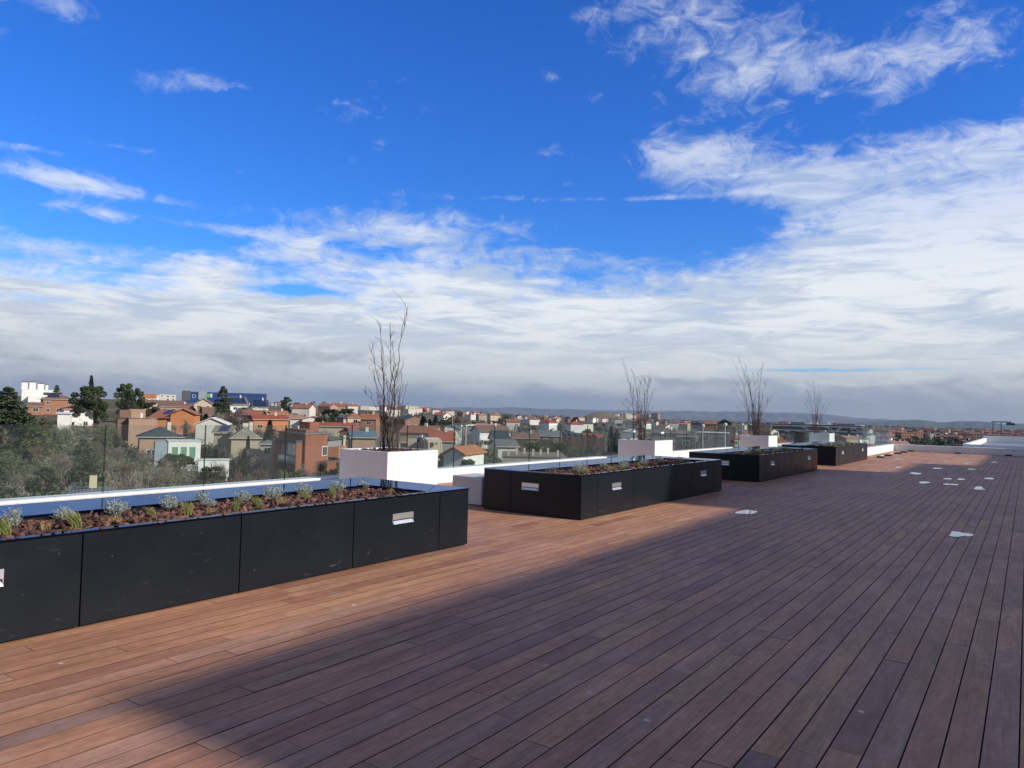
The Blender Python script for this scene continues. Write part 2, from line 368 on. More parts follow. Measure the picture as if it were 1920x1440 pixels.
# the building under the terrace
t = tag(empty('terrace_building', (0, 20, -16)), 'white rendered building whose flat roof carries the wooden deck', 'building')
b = MB(); b.box(-10.35, 14.0, -32, 14.4, -1, 15.6); b.box(-5.9, 14.0, 14.4, 23.15, -1, 15.6); b.build('wall', M_white, t)
def parapet():
    t = tag(empty('parapet', (XP, 0, 0)), 'low white parapet kerb running all along the left edge of the deck', 'parapet')
    b = MB(); b.box(-.33, 0, -12, 34.72, -.45, .262); b.build('wall', M_white, t)
    b = MB(); y = -12
    while y < 34.7:
        b.box(-.345, .012, y + .004, min(y + 2.95, 34.735), .264, .292); y += 2.95
    b.build('coping', M_coping, t, bevel=.004)
    t = tag(empty('parapet', (-5.72, 34.4, 0)), 'short white parapet kerb beyond the farthest black planter, lit by the sun', 'parapet')
    b = MB(); b.box(-4.3, 0, 0, .33, -.45, .262); b.box(-.3, 0, .331, 8.5, -.45, .305); b.build('wall', M_white, t)
    b = MB(); b.box(-4.31, .012, -.012, .34, .264, .292); b.box(-.31, .012, .345, 8.5, .307, .335); b.build('coping', M_coping, t, bevel=.004)
    t = tag(empty('parapet', (-5.72, 42.8, 0)), 'shaded white parapet closing the far end of the deck', 'parapet')
    b = MB(); b.box(.001, 19.6, 0, .33, -.45, .305); b.build('wall', M_white, t)
    b = MB()
    for i in range(7): b.box(.0 + i * 2.8, min(2.795 + i * 2.8, 19.6), -.012, .345, .307, .335)
    b.build('coping', M_coping, t, bevel=.004)
parapet()
def pane_mesh(L, h, along='y'):
    a = MB(); w = .0085
    if along == 'y': a.box(-w, w, 0, L, 0, h)
    else: a.box(0, L, -w, w, 0, h)
    # side and top faces carry the ground edge of the glass
    me = bpy.data.meshes.new('glass_pane'); me.from_pydata(a.v, [], a.f)
    for q in (M_glass, M_edge, M_edgetop): me.materials.append(q)
    for p in me.polygons:
        n = p.normal
        if n.z > .5: p.material_index = 2
        elif n.z < -.5: p.material_index = 1
        elif (along == 'y' and abs(n.y) > .5) or (along == 'x' and abs(n.x) > .5): p.material_index = 1
        else: p.material_index = 0
    return me
def railing(name_label, segs):
    t = tag(empty('glass_railing', (segs[0][0], segs[0][1], .29)), name_label, 'railing')
    me = {}
    for (x, y, z, L, h, al) in segs:
        k = (round(L, 3), h, al)
        if k not in me: me[k] = pane_mesh(L, h, al)
        o = bpy.data.objects.new('glass_pane', me[k]); C.objects.link(o); o.parent = t
        o.location = (x - segs[0][0], y - segs[0][1], z - .29)
    return t
P0 = 4.93 - 1.475 * 9
seg = [(XG, P0 + i * 1.475 + .006, .294, 1.463, .916, 'y') for i in range(29) if P0 + i * 1.475 < 34.0]
t = railing('frameless clear glass railing standing on the long white kerb left of the deck', seg)
b = MB(); b.box(-.02, .02, 0, 42, -.004, .004); b.build('base_channel', mat('rail_channel', (.35, .36, .37), .4, metal=.8), t)
seg = [(-10.1 + i * 1.475, 34.56, .294, 1.463, .916, 'x') for i in range(3)] + [(-5.85, 34.75 + i * 1.6, .34, 1.588, .90, 'y') for i in range(5)]
t = railing('glass railing stepping inwards behind the farthest black planter', seg)
# ------------------------------------------------ black planters
XF, XB, HP, LP = -5.18, -6.92, .625, 5.83
P_Y = [.70, 9.10, 17.53, 25.95]
def build_planter():
    """local frame: x 0 at the front face going negative to the back, y 0 at the near end"""
    t = empty('metal_planter', (XF, P_Y[0], 0))
    D = XF - XB
    b = MB(); th = .02
    b.box(-D + th + .004, -th - .004, th + .004, LP - th - .004, .03, .50)
    b.build('inner_box', M_void, t)
    js = [0, .48, 1.69, 2.90, 4.11, 5.34, LP]; g = .0045
    for a, c in zip(js[:-1], js[1:]):
        q = MB(); q.box(-th, 0, a + (g if a else 0), c - (g if c < LP else 0), .012, HP); q.build('front_panel', M_panel, t, bevel=.0015, seg=1)
        q = MB(); q.box(-D, -D + th, a + (g if a else 0), c - (g if c < LP else 0), .012, HP); q.build('back_panel', M_panel, t, bevel=.0015, seg=1)
    xs = [-D + th + .001, -D + .51, -th - .001]
    for y0, nm in ((0, 'end_panel'), (LP - th, 'end_panel')):
        for a, c in zip(xs[:-1], xs[1:]):
            q = MB(); q.box(a + (g if a > -D + .1 else 0), c - (g if c < -.1 else 0), y0, y0 + th, .012, HP); q.build(nm, M_panel, t, bevel=.0015, seg=1)
    # seat ledges: wide along the back and the far end, mitred, and thin rims at the front and near end
    zt, zl = HP + .016, HP + .001
    wb, we, wf = .74, .60, .075
    yj = [0, 1.69, 2.90, 4.11, LP]
    for i, (a, c) in enumerate(zip(yj[:-1], yj[1:])):
        a_ = a + (.003 if a else -.004); c_ = c - .003
        if i == 3: pts = [(-D - .004, a_), (-D + wb, a_), (-D + wb, LP - we - .004), (-D - .004, LP + .002)]
        else: pts = [(-D - .004, a_), (-D + wb, a_), (-D + wb, c_), (-D - .004, c_)]
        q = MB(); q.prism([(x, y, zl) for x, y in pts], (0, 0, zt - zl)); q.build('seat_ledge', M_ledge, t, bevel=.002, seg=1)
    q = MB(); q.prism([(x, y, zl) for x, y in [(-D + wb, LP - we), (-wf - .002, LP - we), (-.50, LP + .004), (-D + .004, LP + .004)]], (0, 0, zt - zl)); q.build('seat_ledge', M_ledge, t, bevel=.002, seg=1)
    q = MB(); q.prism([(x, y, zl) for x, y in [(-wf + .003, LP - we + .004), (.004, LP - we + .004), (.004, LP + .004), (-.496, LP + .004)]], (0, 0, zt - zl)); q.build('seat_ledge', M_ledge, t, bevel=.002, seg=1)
    q = MB(); q.box(-wf, .004, -.004, LP - we, zl, zt); q.build('rim', M_rim, t, bevel=.002, seg=1)
    q = MB(); q.box(-D + wb + .003, -wf - .003, -.004, .03, zl, zt); q.build('rim', M_rim, t, bevel=.002, seg=1)
    # inner lining visible above the mulch
    q = MB(); q.box(-D + wb - .03, -D + wb - .015, .03, LP - we - .01, .42, HP); q.box(-D + wb - .015, -wf, LP - we + .015, LP - we + .03, .42, HP)
    q.box(-wf + .012, -wf + .022, .03, LP - we, .42, HP); q.build('lining', M_panel, t)
    # recessed step lights
    def light(kind, u):
        W_, H_ = .30, .105
        f = MB()
        if kind == 'front':
            P = lambda a, z, d: (d, u + a, .36 + z)
        else:
            P = lambda a, z, d: (u + a, -d, .36 + z)
        fl = kind != 'front'
        def bx(mb, a0, a1, z0, z1, d0, d1):
            vs = [P(a0, z0, d0), P(a1, z0, d0), P(a1, z0, d1), P(a0, z0, d1), P(a0, z1, d0), P(a1, z1, d0), P(a1, z1, d1), P(a0, z1, d1)]
            mb.add(vs, [(0, 3, 2, 1), (4, 5, 6, 7), (0, 1, 5, 4), (1, 2, 6, 5), (2, 3, 7, 6), (3, 0, 4, 7)])
        bx(f, 0, W_, .045, H_, .001, .007); bx(f, 0, .006, .008, .045, .001, .006); bx(f, W_ - .006, W_, .008, .045, .001, .006)
        bx(f, 0, W_, 0, .008, .001, .006)
        lt = f.build('step_light', M_steel, t)
        s = MB(); bx(s, .006, W_ - .006, .008, .045, .0005, .0015); s.build('slot', M_blackpl, lt)
        s = MB(); s.quad(P(.004, .004, .022), P(W_ - .004, .004, .022), P(W_ - .02, .034, .004), P(.006, .034, .004))
        s.quad(P(.004, .002, .022), P(.006, .032, .004), P(W_ - .02, .032, .004), P(W_ - .004, .002, .022)); s.build('louvre', M_steel, lt)
    light('front', .93); light('front', 4.62); light('end', -1.02)
    return t
planter = build_planter()
pl_labels = ['long black planter bench in the left foreground with a blue gloss seat ledge',
             'second black planter bench along the deck, beside the pale concrete cube',
             'third black planter bench, fully in the building shadow up to its front',
             'farthest black planter bench, its front in sun near the end of the deck']
def tree_list(o, allo):
    return [(q, tree_list(q, allo)) for q in allo if q.parent == o]
TL = tree_list(planter, list(C.objects))
def dup(tree, parent):
    for o, ch in tree:
        c = o.copy(); C.objects.link(c); c.parent = parent; dup(ch, c)
planters = [planter]
for i in range(1, 4):
    c = planter.copy(); C.objects.link(c); c.location = (XF, P_Y[i], 0); dup(TL, c); planters.append(c)
for o, l in zip(planters, pl_labels): tag(o, l, 'planter', 'black planter benches along the deck')
# ------------------------------------------------ bark mulch and planting
M_bark = mat('bark_chips', (.115, .052, .036), .8, island=.95, var=.2, vscale=30)
M_soil = mat('dark_soil', (.022, .013, .010), .95)
def bark(n, x0, x1, y0, y1, z, sz=(.012, .042), hz=.02):
    c = np.stack([rng.uniform(x0, x1, n), rng.uniform(y0, y1, n), z + rng.uniform(-.006, hz, n) + .008 * np.sin(rng.uniform(0, 1, n))], 1)
    a = rng.normal(size=(n, 3)); a[:, 2] *= .35; a /= np.linalg.norm(a, axis=1)[:, None]
    w = rng.normal(size=(n, 3)); w[:, 2] *= .5; w -= (w * a).sum(1)[:, None] * a; w /= np.linalg.norm(w, axis=1)[:, None]
    nn = np.cross(a, w)
    L = rng.uniform(sz[0], sz[1], n)[:, None]; Wd = L * rng.uniform(.16, .6, n)[:, None]; T = rng.uniform(.002, .006, n)[:, None]
    j = lambda: rng.uniform(.6, 1.15, (n, 1))
    pts = []
    for sa, sw in ((-1, -1), (1, -1), (1, 1), (-1, 1)):
        pts.append(c + a * L * sa * j() + w * Wd * sw * j() + nn * T)
    for i in range(4): pts.append(pts[i] - 2 * nn * T - 0.1 * a * L)
    V = np.stack(pts, 1).reshape(-1, 3)
    q = np.array([(0, 1, 2, 3), (7, 6, 5, 4), (0, 4, 5, 1), (1, 5, 6, 2), (2, 6, 7, 3), (3, 7, 4, 0)])
    F = (np.arange(n)[:, None, None] * 8 + q[None]).reshape(-1, 4)
    return V, F
Dp = XF - XB
BX0, BX1 = -Dp + .725, -.065; BY0, BY1 = .03, LP - .585
for i, o in enumerate(planters):
    n = [5200, 2600, 1500, 1100][i]
    V, F = bark(n, BX0 + .03, BX1 - .02, BY0 + .02, BY1, .578, sz=(.016, .056) if i < 2 else (.02, .05))
    V2, F2 = bark(70, -.075, .0, .1, BY1, HP + .0165, sz=(.008, .02), hz=.002); V, F = np.vstack([V, V2]), np.vstack([F, F2 + len(V)])
    # a bed of soil below the chips
    s = MB(); s.box(BX0, BX1, BY0, BY1, .45, .568)
    k = len(V); V = np.vstack([V, np.array(s.v)]); F = np.vstack([F, np.array(s.f) + k])
    m_ = npmesh('bark_mulch', V, F, M_bark); m_.location = o.location
    tag(m_, ['reddish bark mulch filling the planter bench in the left foreground', 'reddish bark mulch filling the second black planter bench',
             'bark mulch in the shaded third black planter bench', 'bark mulch in the farthest black planter bench'][i], 'bark mulch', kind='stuff')
M_lav = mat('silver_leaf', (.30, .34, .31), .8, island=.35)
M_lav2 = mat('grey_green_leaf', (.16, .18, .13), .8, island=.4)
M_grass = mat('grass_blade', (.24, .27, .075), .7, island=.45)
M_dry = mat('dry_grass_blade', (.36, .28, .11), .7, island=.4)
M_twig = mat('thin_stem', (.12, .09, .06), .8)
def shrub_mesh(seed, mt, r=.085, h=.15, n=95, leaf=.016):
    g = np.random.default_rng(seed); V = []; F = []; k = 0
    for i in range(n):
        th = g.uniform(0, 6.283); sp = math.sqrt(g.uniform(0, 1)); L = h * g.uniform(.55, 1.08) * (1 - .35 * sp)
        d = np.array([math.cos(th) * sp * r * 1.1, math.sin(th) * sp * r * 1.1, L]); b0 = np.array([math.cos(th) * sp * r * .25, math.sin(th) * sp * r * .25, 0])
        m_ = int(10)
        side = np.array([-math.sin(th), math.cos(th), 0]); out_ = np.array([math.cos(th), math.sin(th), .2])
        for j in range(m_):                      # leaves along the upper stem
            u = .25 + .75 * (j + g.uniform(0, .6)) / m_; c = b0 + (d - b0) * u; 
            ang = g.uniform(0, 6.283); dr = side * math.cos(ang) + out_ * math.sin(ang) * .9 + np.array([0, 0, g.uniform(.4, 1.3)]); dr /= np.linalg.norm(dr)
            wv = np.cross(dr, g.normal(size=3)); wv /= np.linalg.norm(wv); l = leaf * g.uniform(.6, 1.25); w = l * .17
            V += [c - wv * w * .6, c + wv * w * .6, c + dr * l + wv * w, c + dr * l - wv * w]; F.append((k, k + 1, k + 2, k + 3)); k += 4
    return np.array(V), np.array(F)
def grass_mesh(seed, r=.03, h=.13, n=110, lean=(.2, 0)):
    g = np.random.default_rng(seed); V = []; F = []; k = 0
    for i in range(n):
        th = g.uniform(0, 6.283); s_ = math.sqrt(g.uniform(0, 1)); x, y = math.cos(th) * s_ * r, math.sin(th) * s_ * r
        L = h * g.uniform(.55, 1.1); ox = math.cos(th) * s_ * .22 + lean[0] + g.normal(0, .07); oy = math.sin(th) * s_ * .22 + lean[1] + g.normal(0, .07)
        w = .0013; ang = g.uniform(0, 3.14); wx, wy = math.cos(ang) * w, math.sin(ang) * w
        p = [np.array([x + ox * L * u * u, y + oy * L * u * u, L * u * (1 - .12 * u)]) for u in (0, .5, 1)]
        wd = np.array([wx, wy, 0])
        V += [p[0] - wd, p[0] + wd, p[1] + wd, p[1] - wd, p[2] + wd * .3, p[2] - wd * .3]; F += [(k, k + 1, k + 2, k + 3), (k + 3, k + 2, k + 4, k + 5)]; k += 6
    return np.array(V), np.array(F)
def meshonly(V, F, mt, name):
    o = npmesh(name, V, F, mt); me = o.data; bpy.data.objects.remove(o); return me
LAV = [meshonly(*shrub_mesh(s, M_lav, r, h, n), M_lav, 'silver_shrub') for s, r, h, n in ((1, .085, .16, 110), (2, .095, .14, 120), (3, .06, .19, 80))]
DUL = [meshonly(*shrub_mesh(s, M_lav2, .08, .13, 80), M_lav2, 'grey_green_shrub') for s in (4, 5)]
GRS = [meshonly(*grass_mesh(s, r, h, n, l), mt, 'grass_tuft') for s, r, h, n, l, mt in ((1, .03, .14, 150, (-.1, -.35), M_grass), (2, .035, .10, 130, (0, .1), M_dry), (3, .022, .17, 90, (.05, 0), M_grass))]
def put(name, me, loc, rz, sc, label, cat, group):
    o = bpy.data.objects.new(name, me); C.objects.link(o); o.location = loc; o.rotation_euler = (0, 0, rz); o.scale = (sc, sc, sc)
    return tag(o, label, cat, group)
ordn = ['first', 'second', 'third', 'fourth', 'fifth', 'sixth', 'seventh', 'eighth', 'ninth', 'tenth', 'eleventh', 'twelfth', 'thirteenth', 'fourteenth']
def onbed(px, py, z=.585):
    d = ray(px, py); k = (z - 1.5) / d.z; return CAM + d * k
# foreground planter: every plant where the photograph shows it (base pixel, size, kind)
P1S = [(22, 992, 1.15, 2, 0), (118, 978, 1.0, 1, 1), (218, 970, 1.2, 0, 2), (316, 958, 1.15, 0, 3), (377, 948, 1.05, 2, 4), (393, 953, .8, 1, 5), (455, 942, 1.0, 1, 6), (512, 938, 1.25, 1, 7),
       (569, 932, 1.2, 0, 8), (632, 924, 1.2, 0, 9), (681, 918, .95, 1, 10)]
for i, (px, py, s, v, j) in enumerate(P1S):
    p = onbed(px, py); put('silver_shrub', LAV[v], (p.x, p.y, .58), i * 1.3, s * .9, '%s silver-grey leafy shrub from the left in the foreground planter' % ordn[i], 'shrub', 'silver shrubs in the foreground planter')
P1G = [(12, 1008, 1.2, 0), (85, 998, .8, 1), (145, 992, 1.15, 0), (219, 984, .9, 1), (288, 972, .8, 0), (352, 971, 1.0, 2), (393, 966, .75, 1), (443, 962, .95, 2), (486, 953, .95, 0), (529, 948, 1.0, 1), (576, 940, .85, 0), (622, 936, .95, 2), (732, 926, .8, 1)]
for i, (px, py, s, v) in enumerate(P1G):
    p = onbed(px, py); put('grass_tuft', GRS[v], (p.x, p.y, .575), i * .9 if v != 0 else 0, s * 1.05, '%s yellow-green grass tuft from the left in the foreground planter' % ordn[i], 'grass tuft', 'grass tufts in the foreground planter')
names = ['', 'second planter bench', 'shaded third planter bench', 'farthest planter bench']
for k in (1, 2, 3):
    m1 = [12, 11, 10][k - 1]
    for i in range(m1):
        u = (i + .5) / m1
        x = XF + BX0 + .14 + (.30 if i % 2 else .12) * 1.2 + rng.uniform(-.05, .05); y = P_Y[k] + BY0 + .15 + u * (BY1 - BY0 - .35)
        s = rng.uniform(.85, 1.2)
        put('silver_shrub', (LAV if k == 3 or i % 3 else DUL)[i % 2], (x, y, .58), i * 1.1, s, '%s grey-leaved shrub from the near end of the %s' % (ordn[i], names[k]), 'shrub', 'grey shrubs in the %s' % names[k])
    m2 = [11, 9, 8][k - 1]
    for i in range(m2):
        u = (i + .3) / m2; x = XF + BX1 - rng.uniform(.12, .4); y = P_Y[k] + BY0 + .3 + u * (BY1 - BY0 - .35)
        put('grass_tuft', GRS[i % 3], (x, y, .575), 0, rng.uniform(.8, 1.1), '%s small grass tuft from the near end of the %s' % (ordn[i], names[k]), 'grass tuft', 'grass tufts in the %s' % names[k])
# ------------------------------------------------ white square planters with bare shrubs
M_bstem = mat('bare_stem', (.095, .06, .048), .7, var=.3, vscale=9)
M_bstem2 = mat('bare_stem_warm', (.13, .095, .075), .7, var=.3, vscale=9)
WPX0, WPX1, WPH = -9.78, -8.62, .81
WPY = [8.70, 19.28, 30.40, 41.55]
wl = ['nearest white square planter with tall bare stems behind the foreground bench', 'second white square planter with a small spotlight at its rim', 'third white square planter with the densest bushy bare stems', 'farthest white square planter seen through the glass railing']
def white_planter():
    t = empty('white_planter', (WPX0, WPY[0], 0)); w = WPX1 - WPX0; l = 1.26; th = .045
    b = MB(); h = WPH
    b.add([(0, 0, 0), (w, 0, 0), (w, l, 0), (0, l, 0), (0, 0, h), (w, 0, h), (w, l, h), (0, l, h), (th, th, h), (w - th, th, h), (w - th, l - th, h), (th, l - th, h),
           (th, th, h - .2), (w - th, th, h - .2), (w - th, l - th, h - .2), (th, l - th, h - .2)],
          [(0, 3, 2, 1), (0, 1, 5, 4), (1, 2, 6, 5), (2, 3, 7, 6), (3, 0, 4, 7), (4, 5, 9, 8), (5, 6, 10, 9), (6, 7, 11, 10), (7, 4, 8, 11),
           (8, 9, 13, 12), (9, 10, 14, 13), (10, 11, 15, 14), (11, 8, 12, 15), (12, 13, 14, 15)])
    o = b.build('box', M_white, t, bevel=.006); return t
wp0 = white_planter(); wps = [wp0]; kids = KIDS(wp0)
for y in WPY[1:]:
    wps.append(copy_thing(wp0, kids, (WPX0, y, 0)))
for o, l in zip(wps, wl): tag(o, l, 'planter', 'white square planters along the railing')
b = MB(); b.box(-10.05, -8.2, 34.8, 46, -.4, -.02); b.box(-10.4, -10.05, 34.8, 46, -.4, .29); b.build('neighbour_slab', M_conc); C.objects['neighbour_slab'].name = 'pavement'
tag(C.objects['pavement'], kind='structure')
for i, o in enumerate(wps):
    V, F = bark([900, 500, 300, 200][i], .05, WPX1 - WPX0 - .05, .05, 1.21, WPH - .055, sz=(.02, .05), hz=.03)
    s = MB(); s.box(.046, WPX1 - WPX0 - .046, .046, 1.214, WPH - .15, WPH - .06); k = len(V)
    m_ = npmesh('bark_mulch', np.vstack([V, np.array(s.v)]), np.vstack([F, np.array(s.f) + k]), M_bark); m_.location = o.location
    tag(m_, 'bark mulch on top of the %s white square planter' % ['nearest', 'second', 'third', 'farthest'][i], 'bark mulch', kind='stuff')
def stems(seed, base, targets, extra, zmax, mtl):
    """targets: explicit tips (x, y, z) relative to base; extra: random thin shoots"""
    g = random.Random(seed); t = empty('bare_shrub', base); k = 0
    def wander(p0, p1, r0, r1, seg, wig):
        pts = []; rad = []
        off = Vector((0, 0, 0))
        for i in range(seg + 1):
            u = i / seg
            b_ = p0.lerp(p1, u); b_.z = p0.z + (p1.z - p0.z) * u
            bend = Vector((p1.x - p0.x, p1.y - p0.y, 0)) * (-.35 * math.sin(math.pi * u))
            if 0 < i < seg: off = Vector((g.uniform(-wig, wig), g.uniform(-wig, wig), 0))
            else: off = Vector((0, 0, 0))
            pts.append(b_ + bend + off); rad.append(r0 + (r1 - r0) * u)
        return pts, rad
    def side(mb, pts, i0, n_, ln, r):
        for _ in range(n_):
            i = g.randrange(max(1, int(len(pts) * i0)), len(pts) - 1); p = pts[i]
            th = g.uniform(0, 6.283); L = ln * g.uniform(.4, 1.1)
            e = p + Vector((math.cos(th) * L * .5, math.sin(th) * L * .5, L * g.uniform(.65, 1)))
            q, rr = wander(p, e, r, r * .45, 4, .012); mb.tube(q, rr, 4, False)
            if g.random() < .5:
                p2 = q[2]; th2 = th + g.choice((-1, 1)) * g.uniform(.7, 1.4); L2 = L * .45
                e2 = p2 + Vector((math.cos(th2) * L2 * .55, math.sin(th2) * L2 * .55, L2 * .8)); q2, r2 = wander(p2, e2, r * .6, r * .35, 3, .006); mb.tube(q2, r2, 4, False)
    for (x, y, z, r) in targets:
        mb = MB(); s = Vector((x * .22 + g.uniform(-.09, .09), y * .22 + g.uniform(-.09, .09), -.06))
        pts, rad = wander(s, Vector((x, y, z)), r, .0035, 14, .03); mb.tube(pts, [q * .82 for q in rad], 6)
        side(mb, pts, .2, 5 + int(z * 1.8), z * .2, .0042)
        mb.build('stem', mtl, t, smooth=True)
    for _ in range(extra):
        mb = MB(); a = g.uniform(0, 6.283); rr_ = g.uniform(.1, .42) * zmax / 2.3; z = g.uniform(.25, .75) * zmax
        s = Vector((math.cos(a) * g.uniform(.02, .22), math.sin(a) * g.uniform(.02, .22), -.06))
        pts, rad = wander(s, Vector((math.cos(a) * rr_, math.sin(a) * rr_, z)), g.uniform(.005, .009), .0028, 8, .02); mb.tube(pts, rad, 5)
        side(mb, pts, .3, 3, z * .2, .0035)
        mb.build('stem', mtl, t, smooth=True)
    return t
def tip(px, py, yv, base):
    d = ray(px, py); k = yv / d.y; p = CAM + d * k; return (p.x - base[0], p.y - base[1], p.z - base[2])
cx = (WPX0 + WPX1) / 2
def make_shrub(i, ctr_px, tips, extra, zmax, mtl, label):
    y0 = WPY[i] + .63; d = ray(*ctr_px); kk = (WPH - .04 - 1.5) / d.z if abs(d.z) > 1e-4 else 1
    base = (cx, y0, WPH - .04)
    p = CAM + ray(ctr_px[0], ctr_px[1]) * (y0 / ray(*ctr_px).y); base = (min(max(p.x, WPX0 + .3), WPX1 - .3), y0, WPH - .04)
    tg = []
    for j, (px, py, r) in enumerate(tips):
        x, y, z = tip(px, py, y0 + [.0, .22, -.2, .1, -.12][j % 5], base); tg.append((x, y, z, r))
    t = stems(30 + i, base, tg, extra, zmax, mtl); tag(t, label, 'bare shrub', 'leafless shrubs in the white planters')
make_shrub(0, (730, 838), [(765, 573, .014), (732, 604, .016), (712, 608, .013), (691, 646, .012), (681, 730, .009), (716, 650, .012), (756, 676, .011), (737, 640, .014), (700, 705, .010), (748, 730, .010), (722, 700, .012), (742, 690, .010), (706, 745, .008)], 9, 2.2, M_bstem,
           'tall leafless shrub of dark upright stems in the nearest white planter')
make_shrub(1, (1204, 822), [(1166, 670, .013), (1184, 690, .013), (1222, 698, .013), (1221, 707, .011), (1207, 704, .013), (1163, 752, .009), (1172, 745, .009), (1224, 735, .010), (1225, 760, .008), (1178, 715, .010), (1200, 716, .011)], 22, 1.9, M_bstem,
           'leafless shrub with spreading twiggy stems in the second white planter')
make_shrub(2, (1418, 814), [(1372, 671, .016), (1385, 670, .016), (1398, 682, .014), (1430, 685, .016), (1371, 706, .013), (1372, 732, .012), (1412, 697, .013), (1437, 711, .013), (1454, 737, .012), (1446, 742, .011), (1388, 690, .014), (1425, 720, .012), (1378, 760, .01), (1450, 775, .009), (1420, 700, .012), (1405, 720, .012)], 34, 2.6, M_bstem,
           'dense fan-shaped leafless shrub in the third white planter')
make_shrub(3, (1530, 809), [(1524, 711, .018), (1513, 731, .014), (1511, 745, .013), (1538, 730, .016), (1544, 728, .012), (1508, 755, .013), (1558, 754, .013), (1550, 750, .012), (1536, 720, .014), (1510, 785, .01)], 16, 2.4, M_bstem2,
           'sparse leafless shrub in the farthest white planter')
# spotlights on stakes in the white planters
def spot(loc, label, aim):
    t = tag(empty('garden_spotlight', loc, aim), label, 'spotlight', 'spotlights in the white planters')
    b = MB(); b.tube([(0, 0, -.08), (0, 0, .17), (.01, 0, .20)], .008, 8); b.build('stake', M_blackpl, t)
    b = MB(); b.tube([(-.02, 0, .245), (-.01, 0, .245), (.055, 0, .255), (.105, 0, .263), (.11, 0, .264)], [.02, .036, .045, .05, .046], 16); b.build('lamp_head', M_steel, t, smooth=False)
    b = MB(); b.tube([(.111, 0, .2642), (.1135, 0, .2645)], .042, 16); b.build('lens', mat('dark_lens', (.05, .055, .06), .05), t)
    b = MB(); b.box(-.012, .03, -.006, .006, .18, .25); b.build('bracket', M_blackpl, t)
spot((-8.95, 9.78, .77), 'steel spotlight on a black stake at the right of the nearest white planter', R(20))
spot((-9.35, 19.45, .78), 'steel spotlight left of the stems in the second white planter', R(160))
spot((-8.9, 20.3, .75), 'steel spotlight right of the stems in the second white planter', R(80))
# concrete cube seat
b = MB(); b.box(0, .62, 0, .62, .012, .462)
o = b.build('concrete_cube', M_conc, bevel=.02, seg=3); o.location = (-7.73, 9.3, 0); tag(o, 'pale grey concrete cube seat with rounded edges beside the second black planter', 'cube seat')
# woven drum stool beyond the railing
t = tag(empty('woven_drum', (-10.0 + .35, 39.9, 0)), 'dark woven drum-shaped stool left of the farthest white planter', 'stool')
b = MB()
for i in range(9):
    z = .06 + i * .095; b.tube([(0, 0, z - .042), (0, 0, z - .03), (0, 0, z + .03), (0, 0, z + .042)], [.36, .385, .385, .36], 28)
b.build('woven_body', mat('dark_weave', (.035, .035, .037), .5, island=.5), t)
b = MB(); b.cyl(0, 0, .865, .885, .36, 28); b.build('seat_top', mat('grey_weave', (.09, .09, .09), .5), t)
# small black deck lights
FL = [(-5.02, 33.9), (-5.02, 35.9), (-5.0, 38.7), (-4.98, 40.6), (-4.9, 42.55), (-2.83, 42.4), (-.75, 42.3)]
for i, (x, y) in enumerate(FL):
    b = MB(); b.box(-.14, .14, -.12, .12, .001, .05); b.box(-.11, .11, -.09, .09, .05, .062)
    o = b.build('deck_light', M_blackpl); o.location = (x, y, 0)
    tag(o, ['nearest black floor light in the row at the far left deck edge', 'second black floor light in the row at the far left deck edge', 'third black floor light in the row at the far left deck edge', 'fourth black floor light in the row at the far left deck edge',
            'black floor light in the far left corner of the deck', 'black floor light at the middle of the far parapet', 'black floor light at the right part of the far parapet'][i], 'floor light', 'black floor lights at the far end of the deck')
# shallow puddles on the boards
PU = [(1400, 961, 18, 4, 0), (1792, 1002, 17, 5, 1), (1813, 1003, 12, 3, 2), (1833, 915.5, 9, 3, 1), (1844, 918, 3, 1, 2), (1752, 905, 0, 0, 9), (1733, 905, 9, 2, 2), (1777, 898, 7, 1.2, 0), (1801, 899, 7, 1.5, 1),
      (1774, 908, 8, 1.2, 1), (1789, 909, 7, 1.2, 0), (1855, 897.5, 8, 1.6, 2), (1711, 887, 6, 1.4, 1), (1719, 888.5, 8, 1.6, 2), (1682, 876.5, 6, 1.0, 1), (1757, 878.5, 7, 1.1, 0), (1822, 880, 6, 1, 2), (1682, 861, 8, .9, 1), (1658, 855, 6, .7, 0), (1810, 869, 6, .7, 1), (1772, 865.5, 4, .5, 2), (1864, 867, 5, .6, 0), (1672, 850, 4, .6, 1)]
def onfloor(px, py):
    d = ray(px, py); return CAM + d * (-1.5 / d.z)
PU = [q for q in PU if q[4] != 9]; g5 = random.Random(5)
pul = sorted(PU, key=lambda q: -q[1])
for i, (px, py, hw, hh, kd) in enumerate(pul):
    c = onfloor(px, py); p1 = onfloor(px + hw, py); p2 = onfloor(px, py + hh); p3 = onfloor(px, py - hh)
    rx = (p1 - c).length * .8; ry = (p2 - p3).length * .5
    rx = min(rx, .45); ry = min(max(ry, .05), .75)
    pts = []
    for j in range(28):
        a = 2 * math.pi * j / 28; e = [.55, .8, 1.0][kd]
        ca, sa = math.cos(a), math.sin(a)
        x = math.copysign(abs(ca) ** e, ca) * rx; y = math.copysign(abs(sa) ** e, sa) * ry
        k = 1 + .07 * math.sin(3 * a + i) + .04 * math.sin(5 * a + 2 * i)
        if kd == 1 and x < -rx * .55: x = -rx * .55
        pts.append((c.x + x * k, c.y + y * k, .0035 + .0016 * (i % 3)))
    b = MB(); b.prism(pts, (0, 0, .0010)); o = b.build('puddle', M_puddle)
    tag(o, 'shiny pale puddle on the dark boards, %s from the camera' % (ordn + ['fifteenth', 'sixteenth', 'seventeenth', 'eighteenth', 'nineteenth', 'twentieth', 'twenty-first', 'twenty-second', 'twenty-third'])[i], 'puddle', 'pale puddles on the deck')
